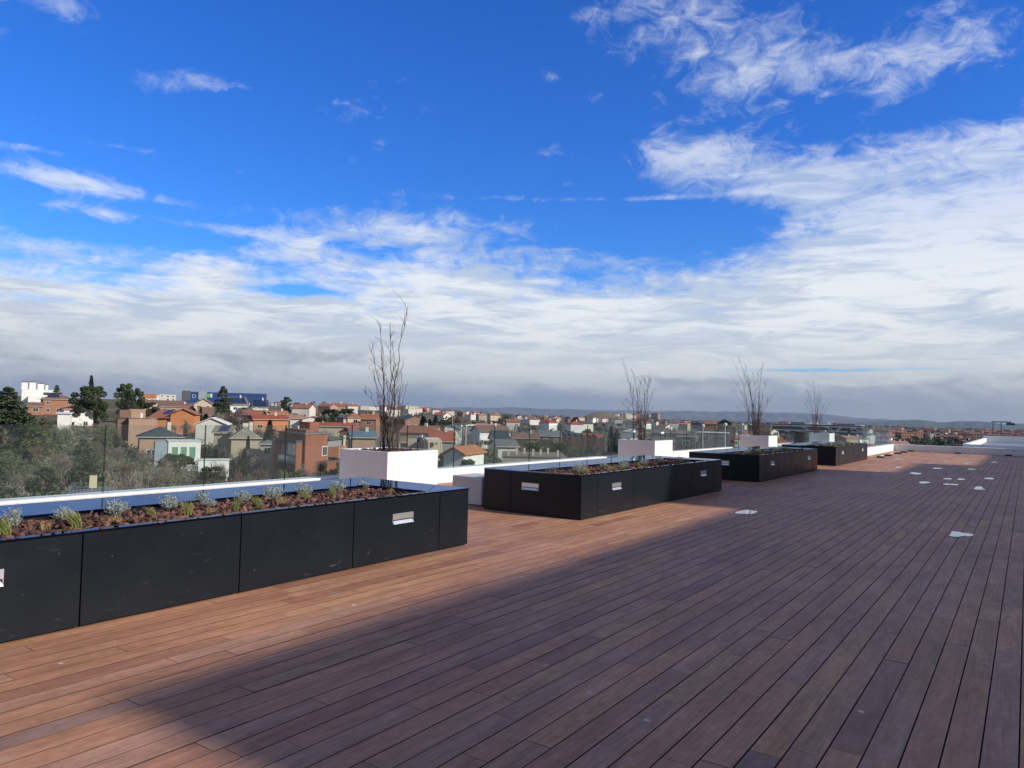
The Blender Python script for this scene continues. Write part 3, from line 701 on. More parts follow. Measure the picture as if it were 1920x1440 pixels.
# ------------------------------------------------ building right of the deck: it casts the long shadow
t = tag(empty('upper_storey_building', (14, 0, 0)), 'stepped pale upper-floor building along the right side of the deck', 'building')
b = MB()
for y0, y1, H in ((5.2, 15.95, 9.42), (15.951, 27.5, 11.05), (27.501, 33.9, 9.1), (33.901, 60, 8.18)):
    b.box(0, 12, y0, y1, 0, H)
b.build('wall', mat('pale_wall', (.5, .49, .47), .8, var=.05), t)
for i in range(18):
    q = MB(); y = 6.2 + i * 2.9; q.box(-.03, .02, y, y + 2.1, .3, 2.6); q.box(-.03, .02, y, y + 2.1, 4.0, 6.2); q.build('window', mat('window_glass', (.02, .025, .03), .05, spec=.8), t)
# ================================================================ the town beyond the railing
TD = [10, 60, 130, 200, 300, 450, 700, 1000, 2000, 4000, 9000, 30000]
TP = [(-80, [-16, -14, -10, -7, -3.5, 0.5, 7, 7, -10, -20, -30, -30]),
      (-62, [-16, -14.5, -11, -8, -4.5, -.5, 5, 6, -10, -20, -30, -30]),
      (-50, [-16, -15, -12.5, -10, -7.5, -4, 0, 3, 0, -15, -30, -30]),
      (-42, [-16, -15, -13, -12, -10, -8, -5, -2, 2, -14, -30, -30]),
      (-35, [-16, -15, -13.5, -13, -12, -11.5, -11, -10, -9, -12, -30, -30]),
      (-22, [-16, -15, -14, -13.5, -13, -13, -13, -13, -14, -18, -30, -30]),
      (0, [-16, -16, -16, -16, -17, -18, -19, -20, -19, -22, -35, -35]),
      (40, [-16, -16, -16, -16, -17, -18, -19, -20, -19, -22, -35, -35])]
LD = [math.log(d) for d in TD]
def gz(x, y):
    d = max(10, math.hypot(x, y)); a = math.degrees(math.atan2(x, y))
    if a > 100 or a < -120: a = -80 if a < -120 else 40
    az_ = [t[0] for t in TP]; a = min(max(a, -80), 40)
    prof = [np.interp(math.log(d), LD, t[1]) for t in TP]
    z = float(np.interp(a, az_, prof))
    return z + .5 * math.sin(x * .021 + 1) * math.cos(y * .017) * min(1, d / 100)
def terrain():
    na, V, F = 220, [], []
    rs = [0.5] + [10 * (1.052 ** i) for i in range(0, 158)] + [32000]
    for r in rs:
        for i in range(na):
            a = 2 * math.pi * i / na; x, y = r * math.sin(a), r * math.cos(a)
            V.append((x, y, gz(x, y) - (1.2 if r < 12 else 0)))
    for j in range(len(rs) - 1):
        for i in range(na): F.append((j * na + i, j * na + (i + 1) % na, (j + 1) * na + (i + 1) % na, (j + 1) * na + i))
    mt = bpy.data.materials.new('ground'); mt.use_nodes = True; g = NG(mt.node_tree); b = mt.node_tree.nodes['Principled BSDF']
    tc = g.n('ShaderNodeTexCoord').outputs['Object']
    a = g.noise(tc, .012, 8, .62); c = g.noise(g.mapping(tc, loc=(40, 9, 0)), .045, 7, .65); d = g.noise(tc, .3, 6, .7)
    col = g.mix(g.mr(a, .4, .6), (.085, .085, .038), (.16, .13, .09)); col = g.mix(g.mr(c, .56, .66), col, (.055, .095, .028)); col = g.mix(g.mr(c, .3, .4, 1, 0), col, (.20, .175, .15))
    h = g.n('ShaderNodeHueSaturation'); g.put(h.inputs['Color'], col); g.put(h.inputs['Value'], g.mr(d, .3, .7, .6, 1.3, 'LINEAR')); g.put(b.inputs['Base Color'], h.outputs[0]); b.inputs['Roughness'].default_value = .95
    b.inputs['Specular IOR Level'].default_value = .1
    me = bpy.data.meshes.new('ground'); me.from_pydata(V, [], F); me.materials.append(mt); o = bpy.data.objects.new('ground', me); C.objects.link(o); tag(o, kind='structure')
terrain()
def hills(name, prof, d, depth, mt, seed):
    g = np.random.default_rng(seed); V, F = [], []
    xs = np.arange(prof[0][0], prof[-1][0] + 1, 6.0); rows = 9
    pxs = [p[0] for p in prof]; pys = [p[1] for p in prof]
    ph = g.uniform(0, 6, 12); 
    for x in xs:
        py = np.interp(x, pxs, pys) + .5 * math.sin(x * .06 + ph[0]) + .35 * math.sin(x * .17 + ph[1])
        top = at(x, py, d)
        dr = Vector((top.x, top.y, 0)).normalized()
        for j in range(rows):
            u = j / (rows - 1) * 2 - 1        # -1 front foot .. 0 crest .. 1 back foot
            k = 1 - abs(u) ** 1.3
            k2 = max(0, min(1, k + (.13 * math.sin(x * .21 + j * 1.9 + ph[2]) + .09 * math.sin(x * .5 + j * 2.3)) * (4 * k * (1 - k))))
            p = Vector((top.x, top.y, 0)) + dr * (u * depth); V.append((p.x, p.y, -60 + (top.z + 60) * k2))
    n = len(xs)
    F = [(i * rows + j, i * rows + j + 1, (i + 1) * rows + j + 1, (i + 1) * rows + j) for i in range(n - 1) for j in range(rows - 1)]
    me = bpy.data.meshes.new(name); me.from_pydata(V, [], F); me.materials.append(mt); o = bpy.data.objects.new(name, me); C.objects.link(o); tag(o, kind='structure')
    me.polygons.foreach_set('use_smooth', [True] * len(me.polygons))
M_hill = mat('far_hill', (.16, .15, .12), 1.0, var=.5, vscale=.0016, spec=.0); M_hill2 = mat('near_hill', (.10, .11, .07), 1.0, var=.4, vscale=.002, spec=.0)
hills('hills', [(560, 762), (700, 762), (820, 764), (960, 764), (1090, 768), (1180, 770), (1300, 771), (1400, 772), (1480, 774), (1555, 777), (1605, 784), (1650, 785), (1700, 789), (1800, 793)], 13000, 2500, M_hill, 1)
hills('hills', [(1480, 798), (1560, 794), (1640, 791), (1695, 787), (1735, 788), (1760, 792), (1800, 789.5), (1850, 791), (1880, 795), (1920, 794), (2000, 792), (2300, 790)], 9000, 2200, M_hill2, 2)
# mound with a pale path
t_ = MB(); c = at(1128, 790, 1900); top = at(1128, 772, 1900).z; R_ = 75
ring = []
for j, (k, zf) in enumerate([(1, -3), (.62, .35), (.34, .75), (.12, 1)]):
    for i in range(20):
        a = 2 * math.pi * i / 20; rr = R_ * k * (1 + .1 * math.sin(3 * a + j)); base = gz(c.x, c.y)
        t_.v.append((c.x + rr * math.cos(a) * 1.1, c.y + rr * math.sin(a), base + (top - base) * max(zf, -.3)))
for j in range(3):
    for i in range(20): t_.f.append((j * 20 + i, j * 20 + (i + 1) % 20, (j + 1) * 20 + (i + 1) % 20, (j + 1) * 20 + i))
t_.f.append(tuple(range(60, 80))); t_.mi = [0] * len(t_.f)
tag(t_.build('hill_mound', mat('mound_earth', (.16, .135, .075), 1, var=.3, vscale=.05)), kind='structure'); C.objects['hill_mound'].name = 'hills'
# ---------------------------------------------------------------- building materials
BC = {'white': (.78, .77, .74), 'offwhite': (.62, .60, .54), 'cream': (.62, .53, .38), 'beige': (.42, .36, .27), 'brick': (.33, .165, .105), 'redbrick': (.32, .115, .065), 'orange': (.52, .22, .10),
      'palebrick': (.40, .26, .19), 'brown': (.21, .125, .09), 'grey': (.26, .27, .28), 'darkgrey': (.10, .105, .11), 'darkbrown': (.085, .065, .055), 'bluegrey': (.30, .36, .40), 'blue': (.02, .055, .20)}
RC = {'terracotta': (.32, .13, .075), 'redtile': (.33, .09, .05), 'orangetile': (.42, .17, .08), 'browntile': (.20, .12, .09), 'slate': (.055, .075, .085), 'beigetile': (.27, .24, .19), 'darkblue': (.035, .05, .065), 'greytile': (.16, .17, .165),
      'gravel': (.23, .19, .155), 'whiteroof': (.7, .7, .68), 'pinktile': (.40, .22, .17), 'bluemetal': (.12, .19, .24)}
def wallmat(k): return mat('wall_' + k, BC[k], .85, var=.10, vscale=.6, spec=.25)
def roofmat(k):
    n = 'roof_' + k
    if n in MATS: return MATS[n]
    m_ = mat(n, RC[k], .8, var=.22, vscale=.9, spec=.25); g = NG(m_.node_tree); b = m_.node_tree.nodes['Principled BSDF']
    tc = g.n('ShaderNodeTexCoord').outputs['Object']
    w = g.n('ShaderNodeTexWave'); w.inputs['Scale'].default_value = 1.3; w.inputs['Distortion'].default_value = .6; g.put(w.inputs['Vector'], tc)
    bp = g.n('ShaderNodeBump'); bp.inputs['Strength'].default_value = .5; bp.inputs['Distance'].default_value = .08; g.put(bp.inputs['Height'], w.outputs[1]); g.put(b.inputs['Normal'], bp.outputs[0])
    return m_
M_pane = mat('dark_window_pane', (.02, .025, .03), .12, spec=.7); M_wf = mat('white_window_frame', (.7, .7, .68), .6); M_solar = mat('solar_cells', (.012, .022, .065), .15, spec=.7, var=.2, vscale=2)
M_chim = mat('chimney_render', (.6, .57, .5), .85, var=.1)
RECTS = []                                   # picture rectangles of the landmark buildings, used to keep filler trees from hiding them
def roof_geo(kind, W, D, H, rh, oh=.45):
    """roof mesh over the box x 0..W, y 0..D with eaves at H"""
    b = MB(); x0, x1, y0, y1 = -oh, W + oh, -oh, D + oh; z = H + .02; t = .16
    if kind == 'flat':
        b.box(-.12, W + .12, -.12, D + .12, z - .02, z + .12 + rh * .0); return b
    if kind == 'gable_x':
        m_ = (y0 + y1) / 2; lo = [(x0, y0, z), (x1, y0, z), (x1, m_, z + rh), (x0, m_, z + rh)]; hi = [(x1, y1, z), (x0, y1, z), (x0, m_, z + rh), (x1, m_, z + rh)]
        b.prism(lo, (0, 0, t)); b.prism(hi, (0, 0, t)); return b
    if kind == 'gable_y':
        m_ = (x0 + x1) / 2; b.prism([(x0, y1, z), (x0, y0, z), (m_, y0, z + rh), (m_, y1, z + rh)], (0, 0, t)); b.prism([(x1, y0, z), (x1, y1, z), (m_, y1, z + rh), (m_, y0, z + rh)], (0, 0, t)); return b
    if kind == 'hip':
        r = min(W, D) / 2 + oh
        if W >= D: a, c_ = (x0 + r, (y0 + y1) / 2, z + rh), (x1 - r, (y0 + y1) / 2, z + rh)
        else: a, c_ = ((x0 + x1) / 2, y0 + r, z + rh), ((x0 + x1) / 2, y1 - r, z + rh)
        v = [(x0, y0, z), (x1, y0, z), (x1, y1, z), (x0, y1, z), a, c_]
        v += [(x0, y0, z - t), (x1, y0, z - t), (x1, y1, z - t), (x0, y1, z - t)]
        f = [(0, 1, 5, 4), (1, 2, 5), (2, 3, 4, 5), (3, 0, 4)] if W >= D else [(0, 1, 4), (1, 2, 5, 4), (2, 3, 5), (3, 0, 4, 5)]
        b.add(v, f + [(6, 7, 1, 0), (7, 8, 2, 1), (8, 9, 3, 2), (9, 6, 0, 3), (9, 8, 7, 6)]); return b
    if kind == 'shed':
        b.prism([(x0, y0, z), (x1, y0, z), (x1, y1, z + rh), (x0, y1, z + rh)], (0, 0, t)); return b
    if kind == 'shed_x':
        b.prism([(x0, y0, z), (x1, y0, z + rh), (x1, y1, z + rh), (x0, y1, z)], (0, 0, t)); return b
def wall_geo(kind, W, D, H, rh, down=3.0):
    b = MB(); v = [(0, 0, -down), (W, 0, -down), (W, D, -down), (0, D, -down), (0, 0, H), (W, 0, H), (W, D, H), (0, D, H)]
    f = [(0, 1, 5, 4), (1, 2, 6, 5), (2, 3, 7, 6), (3, 0, 4, 7)]
    k = rh * .93
    if kind == 'gable_x': v += [(0, D / 2, H + k), (W, D / 2, H + k)]; f += [(7, 4, 8), (5, 6, 9)]
    elif kind == 'gable_y': v += [(W / 2, 0, H + k), (W / 2, D, H + k)]; f += [(4, 5, 8), (6, 7, 9)]
    elif kind == 'shed': v += [(0, D, H + k), (W, D, H + k)]; f += [(7, 4, 8), (5, 6, 9), (6, 7, 8, 9)]
    elif kind == 'shed_x': v += [(W, 0, H + k), (W, D, H + k)]; f += [(4, 5, 8), (6, 7, 9), (5, 6, 9, 8)]
    else: f += [(4, 5, 6, 7)]
    b.add(v, f); return b
def window(t, face, W, D, u, z, w, h, fm=None, pm=None):
    f = MB(); p = MB()
    def bx(mb, a0, a1, z0, z1, d0, d1):
        if face == 'front': mb.box(a0, a1, -d1, -d0, z0, z1)
        elif face == 'right': mb.box(W + d0, W + d1, a0, a1, z0, z1)
        elif face == 'left': mb.box(-d1, -d0, a0, a1, z0, z1)
    bx(f, u, u + w, z, z + .09, .01, .07); bx(f, u, u + w, z + h - .09, z + h, .01, .07); bx(f, u, u + .09, z + .09, z + h - .09, .01, .07); bx(f, u + w - .09, u + w, z + .09, z + h - .09, .01, .07)
    if w > 1.0: bx(f, u + w / 2 - .04, u + w / 2 + .04, z + .09, z + h - .09, .01, .06)
    o = f.build('window', fm or M_wf, t); bx(p, u + .09, u + w - .09, z + .09, z + h - .09, .003, .02); p.build('pane', pm or M_pane, o)
def house(label, px0, px1, ye, yr, d, wall, roof, kind='gable_x', D=9, rz=0, floors=2, wins=True, cat='house', chim=0, solar=None, down=5, group=None, name='house', wscale=1.0, H=None, sidewins=True, rect=True, parts=True):
    """a house whose front left and right corners stand on the directions of px0 and px1 at distance d"""
    A = at(px0, ye, d); B = at(px1, ye, d); ze = (A.z + B.z) / 2; ch = B - A; W = math.hypot(ch.x, ch.y) * wscale
    ang = math.atan2(ch.y, ch.x); H = H or floors * 3.0; rh = max(.05, (at((px0 + px1) / 2, yr, d + (D / 2 if kind in ('gable_x', 'hip') else 0)).z - ze)) if kind != 'flat' else .1
    t = empty(name, (A.x, A.y, ze - H), ang + R(rz)); tag(t, label, cat, group)
    wall_geo(kind, W, D, H, rh, down).build('wall', wallmat(wall), t)
    r = roof_geo(kind, W, D, H, rh).build('roof', roofmat(roof), t)
    if kind in ('hip', 'gable_x') and d < 450:
        c = MB(); c.box(-.47, W + .47, -.56, -.46, H - .06, H + .10); c.build('gutter', mat('pale_gutter', (.5, .46, .40), .7), r)
        c = MB(); c.box(W + .05, W + .13, -.12, -.03, -1, H - .07); c.build('downpipe', mat('pale_gutter', (.5, .46, .40), .7), t)
        if not chim and int(px0) % 2 == 0 and W > 5: chim = 1
    if kind in ('hip', 'gable_x') and d < 300 and W > 5:
        c = MB(); k = W * .3; c.tube([(k, D * .5, H + rh * .9), (k, D * .5, H + rh + 2.0)], .03, 4); c.tube([(k - .6, D * .5, H + rh + 1.8), (k + .6, D * .5, H + rh + 1.8)], .03, 4); c.tube([(k - .4, D * .5, H + rh + 1.5), (k + .4, D * .5, H + rh + 1.5)], .03, 4); c.build('aerial', M_steel, r)
    if rect: RECTS.append((min(px0, px1) - 3, yr, max(px0, px1) + 3, ye + (min(H, 3.4) * FPX / d), d))
    if chim:
        for i in range(chim):
            c = MB(); x = W * (.25 + .5 * i / max(1, chim - 1) if chim > 1 else .7); y = D * .45; zt = H + rh + .9
            c.box(x - .35, x + .35, y - .3, y + .3, H + rh * .3, zt); q = c.build('chimney', M_chim, r)
            c = MB(); c.box(x - .42, x + .42, y - .37, y + .37, zt + .002, zt + .12); c.build('cap', M_chim, r)
    if solar and kind in ('gable_x', 'hip'):
        s0, s1, u0, u1 = solar
        def P(u, v, k=.22): y = -.45 + (D / 2 + .45) * v; return (W * u, y, H + .02 + rh * v + k)
        n = max(2, int((s1 - s0) * W / 1.7))
        for i in range(n):
            a = s0 + (s1 - s0) * i / n; c_ = a + (s1 - s0) / n * .92
            q = MB(); q.add([P(a, u0), P(c_, u0), P(c_, u1), P(a, u1), P(a, u0, .28), P(c_, u0, .28), P(c_, u1, .28), P(a, u1, .28)], [(0, 3, 2, 1), (4, 5, 6, 7), (0, 1, 5, 4), (1, 2, 6, 5), (2, 3, 7, 6), (3, 0, 4, 7)])
            q.build('solar_panel', M_solar, r)
    if wins:
        for fl in range(max(1, int(H // 2.9))):
            z = fl * H / max(1, int(H // 2.9)) + 1.0; n = max(1, int(W / 3.3))
            for i in range(n):
                if (i + fl + int(px0)) % 4 == 3: continue
                window(t, 'front', W, D, W * (i + .5) / n - .65, z, 1.3 if (i + int(px0)) % 2 else 1.7, 1.25 if fl else 1.5)
            if sidewins and rz > 5 or rz < -5:
                n = max(1, int(D / 4))
                for i in range(n): window(t, 'right' if rz > 0 else 'left', W, D, D * (i + .5) / n - .6, z, 1.2, 1.2)
    return t, W, D, H, rh
# ---------------------------------------------------------------- landmark buildings, far left to right
# white modern block with four stair towers
t, W, D, H, rh = house('large white modern building with four flat-topped white towers on the left horizon', 41, 110, 731, 731, 430, 'white', 'whiteroof', 'flat', 16, 0, 3, wins=False, cat='apartment building')
for i, (a, c_, yt) in enumerate([(40, 51.5, 719), (54.5, 66.5, 718.5), (70, 82, 720.5), (85, 90, 722)]):
    w = W / 69; b = MB(); x0 = (a - 41) * w; x1 = (c_ - 41) * w; zt = H + (731 - yt) * 430 / FPX * .93
    b.box(x0, x1, .5 + i, 9 + i, H + .13, zt); q = b.build('tower', wallmat('white'), t)
    b = MB(); b.box(x0 - .1, x1 + .1, .4 + i, 9.1 + i, zt + .002, zt + .45); b.build('roof_cap', wallmat('darkgrey'), q)
b = MB(); b.box(W * .18, W * .55, -6, -.01, -4, H - 3.2); b.build('wing', wallmat('white'), t)
for i in range(3): window(t, 'front', W, D, W * (.58 + .14 * i), H - 2.6, 2.2, 1.5)
house('brick villa with brown hip roof and blue solar panels below the white towers', 81, 139, 749, 738, 335, 'brick', 'browntile', 'hip', 9, 6, 2, solar=(.15, .55, .3, .85))
house('low brick garage wing left of the brick villa', 52, 80, 762, 755, 330, 'brick', 'browntile', 'gable_x', 6, 0, 1)
house('white house with terracotta roof behind the cedar and pines', 120, 176, 768, 759, 262, 'white', 'terracotta', 'hip', 8, 10, 3, H=9)
house('white garden house half hidden by trees below the terracotta roof', 108, 131, 776, 774, 240, 'white', 'whiteroof', 'shed', 4, -8, 1, wins=False)
house('brown row houses under one long low roof on the left ridge', 262, 345, 757, 751, 420, 'cream', 'browntile', 'gable_x', 10, 0, 2, group=None)
house('grey-brown row of terraced roofs left of the blue store', 300, 368, 763, 757, 380, 'palebrick', 'browntile', 'gable_x', 9, 4, 2)
house('orange-tiled roof house high on the ridge right of the twin pines', 268, 292, 746, 739, 500, 'cream', 'orangetile', 'gable_x', 9, 0, 2, rect=False)
house('long white flat-roofed hall on the ridge left of the blue store', 262, 298, 741, 741, 760, 'white', 'whiteroof', 'flat', 20, 0, 2, rect=False)
house('second white industrial hall on the ridge right behind the orange roof', 299, 330, 740, 740, 700, 'offwhite', 'whiteroof', 'flat', 18, 0, 2, rect=False)
house('gable-fronted cream house with white bargeboards below the blue store', 364, 398, 758, 748, 370, 'cream', 'pinktile', 'gable_y', 10, -5, 2)
house('plum-brown roofed house between the dark cypresses and the tall cedar', 372, 398, 780, 764, 300, 'brown', 'browntile', 'gable_x', 10, 0, 1, wins=False)
# blue store
t, W, D, H, rh = house('wide cobalt blue retail store with white lettering on the horizon', 341, 500, 736.5, 736, 900, 'blue', 'darkblue', 'flat', 50, 0, 4, wins=False, cat='store', H=16)
b = MB(); b.box(0, W * .10, -.5, -.02, 6, H + 1); b.build('grey_corner', wallmat('darkgrey'), t)
b = MB(); b.box(W * .19, W * .29, -.9, -.02, 7.5, H + .8); b.build('grey_sign_panel', wallmat('bluegrey'), t)
b = MB()
for i in range(16): b.box(W * (.62 + .022 * i), W * (.62 + .022 * i) + 1.0, -.6, -.02, 5.5, H - .5)
b.build('facade_fin', mat('blue_fin', (.03, .07, .24), .5), t); C.objects['facade_fin']['kind'] = 'stuff'
b = MB(); b.prism([(W * .28, -1.2, 11.5), (W * .31, -1.2, 9.5), (W * .335, -1.2, 13.8), (W * .30, -1.2, 14.2)], (0, -.3, 0)); b.build('green_sign_mark', mat('sign_green', (.12, .5, .06), .6), t)
b = MB(); b.box(W * .33, W * .35, -1.6, -1.2, 10, 14.5); b.build('white_sign_mark', M_wf, t)
M_sign = mat('sign_white', (.42, .46, .55), .6)
def letters(txt, x, y, z, size, parent, mt):
    cu = bpy.data.curves.new('sign_lettering', 'FONT'); cu.body = txt; cu.size = size; cu.extrude = .1
    o = bpy.data.objects.new('sign_lettering', cu); C.objects.link(o); dg = bpy.context.evaluated_depsgraph_get(); me = bpy.data.meshes.new_from_object(o.evaluated_get(dg)); bpy.data.objects.remove(o)
    me.materials.clear(); me.materials.append(mt); q = bpy.data.objects.new('sign_lettering', me); C.objects.link(q); q.parent = parent; q.location = (x, y, z); q.rotation_euler = (R(90), 0, 0)
letters('D C', W * .115, -.65, 9.0, 6.0, t, M_sign)
for i, w_ in enumerate([.9, 1.3, .8, 1.2, .9, 1.4, .9]):
    b = MB(); x = W * .79 + i * 4.2 + (3 if i > 3 else 0); b.box(x, x + 2.3 * w_, -8.3, -8.02, 2.4, 5.2); b.build('sign_letter', M_sign, t)
b = MB(); b.box(W * .74, W * 1.09, -8, -.05, -8, 2.2); b.build('front_wing', wallmat('blue'), t)
for i in range(3): b = MB(); x = W * (.21 + .06 * i); b.cyl(x, 8, H, H + [7, 4, 4][i], .35, 6); b.build('roof_mast', M_steel, t)
house('white house whose big grey roof is covered in rows of solar panels', 432, 466, 760, 745, 345, 'white', 'greytile', 'gable_x', 12, 12, 2, solar=(.05, .95, .15, .9))
house('pale house with dark green solar roof right of the tall cedar', 474, 503, 764, 750, 335, 'white', 'slate', 'gable_x', 11, 5, 2, solar=(.05, .9, .1, .9), chim=1)
house('dark brown gabled house with a tawny roof right of the tall cedar', 446, 487, 778, 769, 270, 'darkbrown', 'terracotta', 'gable_x', 10, -14, 2)
house('small white house with pinkish tiled roof behind the tawny gable', 483, 506, 772, 767, 300, 'white', 'pinktile', 'hip', 8, 0, 2)
house('orange-red roofed row house right of the pinkish roof', 508, 540, 777, 771, 290, 'cream', 'orangetile', 'gable_x', 9, 5, 2, chim=1)
house('long maroon roofed house with orange end wall above the dark fir', 476, 541, 787, 779, 245, 'orange', 'redtile', 'gable_x', 9, 10, 2, H=7.5)
# orange house
t, W, D, H, rh = house('bright orange stucco house with terracotta roof and two solar panels', 320, 366, 778, 767, 225, 'orange', 'terracotta', 'gable_y', 11, -8, 2, wins=False, H=7)
b = MB(); b.box(-W * .95, -.02, 1.0, D - 1, -5, H - 1.2); b.build('side_wing', wallmat('orange'), t)
b = MB(); b.prism([(-W, .2, H - 1.2), (.0, .2, H - .9), (.35, D * .7, H + rh * .75), (-W * .62, D * .7, H + rh * .75)], (0, 0, .16)); r = b.build('wing_roof', roofmat('terracotta'), t)
b = MB(); b.prism([(-W * .42, 3.6, H + .25), (-W * .12, 3.6, H + .25), (.0, D * .65, H + rh * .75), (-W * .28, D * .65, H + rh * .75)], (0, 0, .1)); b.build('solar_panel', M_solar, r)
b = MB(); b.box(-W * .75, -W * .2, .82, 1.0, 1.6, 3.4); b.build('dark_porch', M_pane, t)
b = MB(); b.box(W * .55, W * .72, -.05, -.01, .8, 4.5); b.build('arched_window', M_pane, t)
window(t, 'front', W, D, W * .3, .5, 1.3, 1.3); window(t, 'front', W, D, W * .8, .8, 1.1, 1.3)
# brick cubes
t, W, D, H, rh = house('stacked pink brick cube house left of the orange house', 242, 295, 785, 785, 188, 'palebrick', 'gravel', 'flat', 9, 4, 3, wins=False, H=7.4)
b = MB(); b.box(-2.2, -.02, 2, D, -5, H - .2); b.build('shaded_wing', wallmat('brown'), t)  # brown stands in for shade on the pale brick's left side
b = MB(); b.box(W * .05, W * .62, 4, 10, H + .13, H + 2.1); b.build('upper_storey', wallmat('palebrick'), t)
b = MB(); b.box(-1.8, W * .10, 3.4, 8, H + .13, H + 1.9); b.build('shaded_upper_storey', wallmat('brown'), t)  # same shade put into the wall colour
b = MB(); b.box(W * .44, W * .52, 3.9, 3.98, H + .13, H + 1.2); b.build('white_door', M_wf, t)
for z in (1.2, 4.2): window(t, 'left', W, D, 3.5, z, 1.2, 1.4)
house('brick villa with broad dark slate hip roof below the brick cubes', 262, 343, 820, 800, 165, 'palebrick', 'slate', 'hip', 10, 3, 2, H=5)
t, W, D, H, rh = house('low white box house with three green shuttered windows', 316, 377, 828, 828, 148, 'white', 'whiteroof', 'flat', 7, 4, 1, wins=False, H=3.6)
b = MB(); b.box(-2.2, -.02, 0.2, 6, -4, H - .05); b.build('grey_wing', wallmat('bluegrey'), t)
for i in range(3): window(t, 'front', W, D, W * (.12 + .27 * i), .6, 1.0, 2.0, mat('green_shutter', (.22, .42, .27), .6), mat('green_pane', (.15, .3, .2), .4))
house('plain cream barn-like house with a wide white gable', 367, 425, 797, 784, 205, 'offwhite', 'whiteroof', 'gable_y', 12, -6, 2, H=6, wins=False)
t, W, D, H, rh = house('beige villa with a grey-beige pyramid roof and square corner windows', 434, 488, 822, 800, 158, 'beige', 'beigetile', 'hip', 7.0, 3, 2, H=5.6)
b = MB(); b.box(W * .4, W * .6, D * .4, D * .6, H + rh - .1, H + rh + .7); b.build('roof_cap', M_chim, t)
house('low side wing with one big solar panel left of the pyramid roof', 401, 433, 812, 799, 166, 'beige', 'cream' if False else 'beigetile', 'gable_x', 8, -10, 1, solar=(.25, .85, .15, .9), H=4.5)
house('low green-grey hip roof annex right of the pyramid roof villa', 489, 514, 833, 825, 150, 'beige', 'greytile', 'hip', 6, 0, 1, H=3)
# red brick modernist house
def red_house():
    A = at(523, 816, 137); B = at(573, 816, 124); Cc = at(641, 822, 139); z = at(573, 816, 124).z; H = 9.0
    t = tag(empty('house', (B.x, B.y, z - H)), 'large red brick modernist house with a shaded window bay and orange balcony', 'house')
    a = Vector((A.x - B.x, A.y - B.y, 0)); c = Vector((Cc.x - B.x, Cc.y - B.y, 0)); rw = wallmat('redbrick')
    nL = Vector((-a.y, a.x, 0)).normalized(); nL = -nL if nL.dot(c) > 0 else nL
    nR = Vector((-c.y, c.x, 0)).normalized(); nR = -nR if nR.dot(a) > 0 else nR
    P = lambda u, v, z: a * u + c * v + Vector((0, 0, z))
    def blk(u0, u1, v0, v1, z0, z1, nm, mt, par=t):
        q = MB(); q.prism([P(u0, v0, z0), P(u1, v0, z0), P(u1, v1, z0), P(u0, v1, z0)], (0, 0, z1 - z0)); return q.build(nm, mt, par)
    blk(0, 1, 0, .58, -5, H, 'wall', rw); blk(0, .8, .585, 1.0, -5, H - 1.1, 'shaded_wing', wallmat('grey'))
    blk(-.02, 1.02, -.02, .58, H + .01, H + .28, 'roof', roofmat('gravel')); blk(.1, .9, .08, .3, H + .3, H + .8, 'roof_hatch', roofmat('terracotta'))
    blk(-.05, .85, .59, 1.05, H - 1.08, H - .85, 'roof', wallmat('darkgrey')); blk(.35, .75, .35, .6, H + .3, H + 1.9, 'roof_room', rw)
    blk(1.06, 1.28, .0, .3, -5, H - 1.6, 'side_tower', wallmat('brown')); blk(.0, .15, 1.05, 1.12, -5, H - .5, 'pale_pillar', wallmat('cream'))
    blk(.5, .62, .15, .18, H + .3, H + 1.3, 'chimney', M_chim)
    def L(u0, u1, z0, z1, d0, d1, nm, mt, par=t):
        q = MB(); q.prism([P(u0, 0, z0) + nL * d0, P(u1, 0, z0) + nL * d0, P(u1, 0, z1) + nL * d0, P(u0, 0, z1) + nL * d0], nL * (d1 - d0)); return q.build(nm, mt, par)
    def Rr(v0, v1, z0, z1, d0, d1, nm, mt, par=t, u=0):
        q = MB(); q.prism([P(u, v0, z0) + nR * d0, P(u, v1, z0) + nR * d0, P(u, v1, z1) + nR * d0, P(u, v0, z1) + nR * d0], nR * (d1 - d0)); return q.build(nm, mt, par)
    L(.1, .82, 5.0, 7.4, .02, .12, 'window_band', mat('blind_glass', (.25, .3, .33), .15)); L(.08, .84, 4.1, 4.5, .02, 1.0, 'balcony_slab', wallmat('grey')); L(.08, .84, 4.51, 5.3, .9, .96, 'balcony_rail', mat('rail_glass', (.2, .25, .28), .1))
    for i in range(5): L(.1 + .18 * i, .11 + .18 * i, 5.0, 7.4, .13, .18, 'mullion', M_wf)
    L(.1, .82, .8, 3.4, .02, .12, 'window_band', M_pane); L(.04, .88, 7.7, 8.1, .02, 1.3, 'brow', wallmat('darkgrey')); L(.86, .88, .0, 7.69, .02, 1.3, 'fin_wall', rw); L(.04, .06, 0, 7.69, .02, 1.3, 'fin_wall', rw)
    w = Rr(.42, .56, 5.2, 6.9, .02, .14, 'window', M_wf); Rr(.435, .485, 5.35, 6.75, .145, .17, 'pane', M_pane, w); Rr(.495, .545, 5.35, 6.75, .145, .17, 'pane', M_pane, w)
    Rr(.6, .84, 4.9, 6.7, .02, 2.0, 'balcony', wallmat('orange')); Rr(.3, .84, 4.0, 4.4, .02, 1.8, 'balcony_slab', wallmat('brown')); Rr(.3, .57, 2.9, 3.99, 1.2, 1.8, 'balcony_front', rw)
    w = Rr(.62, .86, 1.0, 3.0, .02, .12, 'window', M_wf); Rr(.63, .74, 1.1, 2.9, .13, .16, 'pane', M_pane, w); Rr(.75, .85, 1.1, 2.9, .13, .16, 'pane', M_pane, w)
    RECTS.append((515, 808, 645, 890, 120))
red_house()
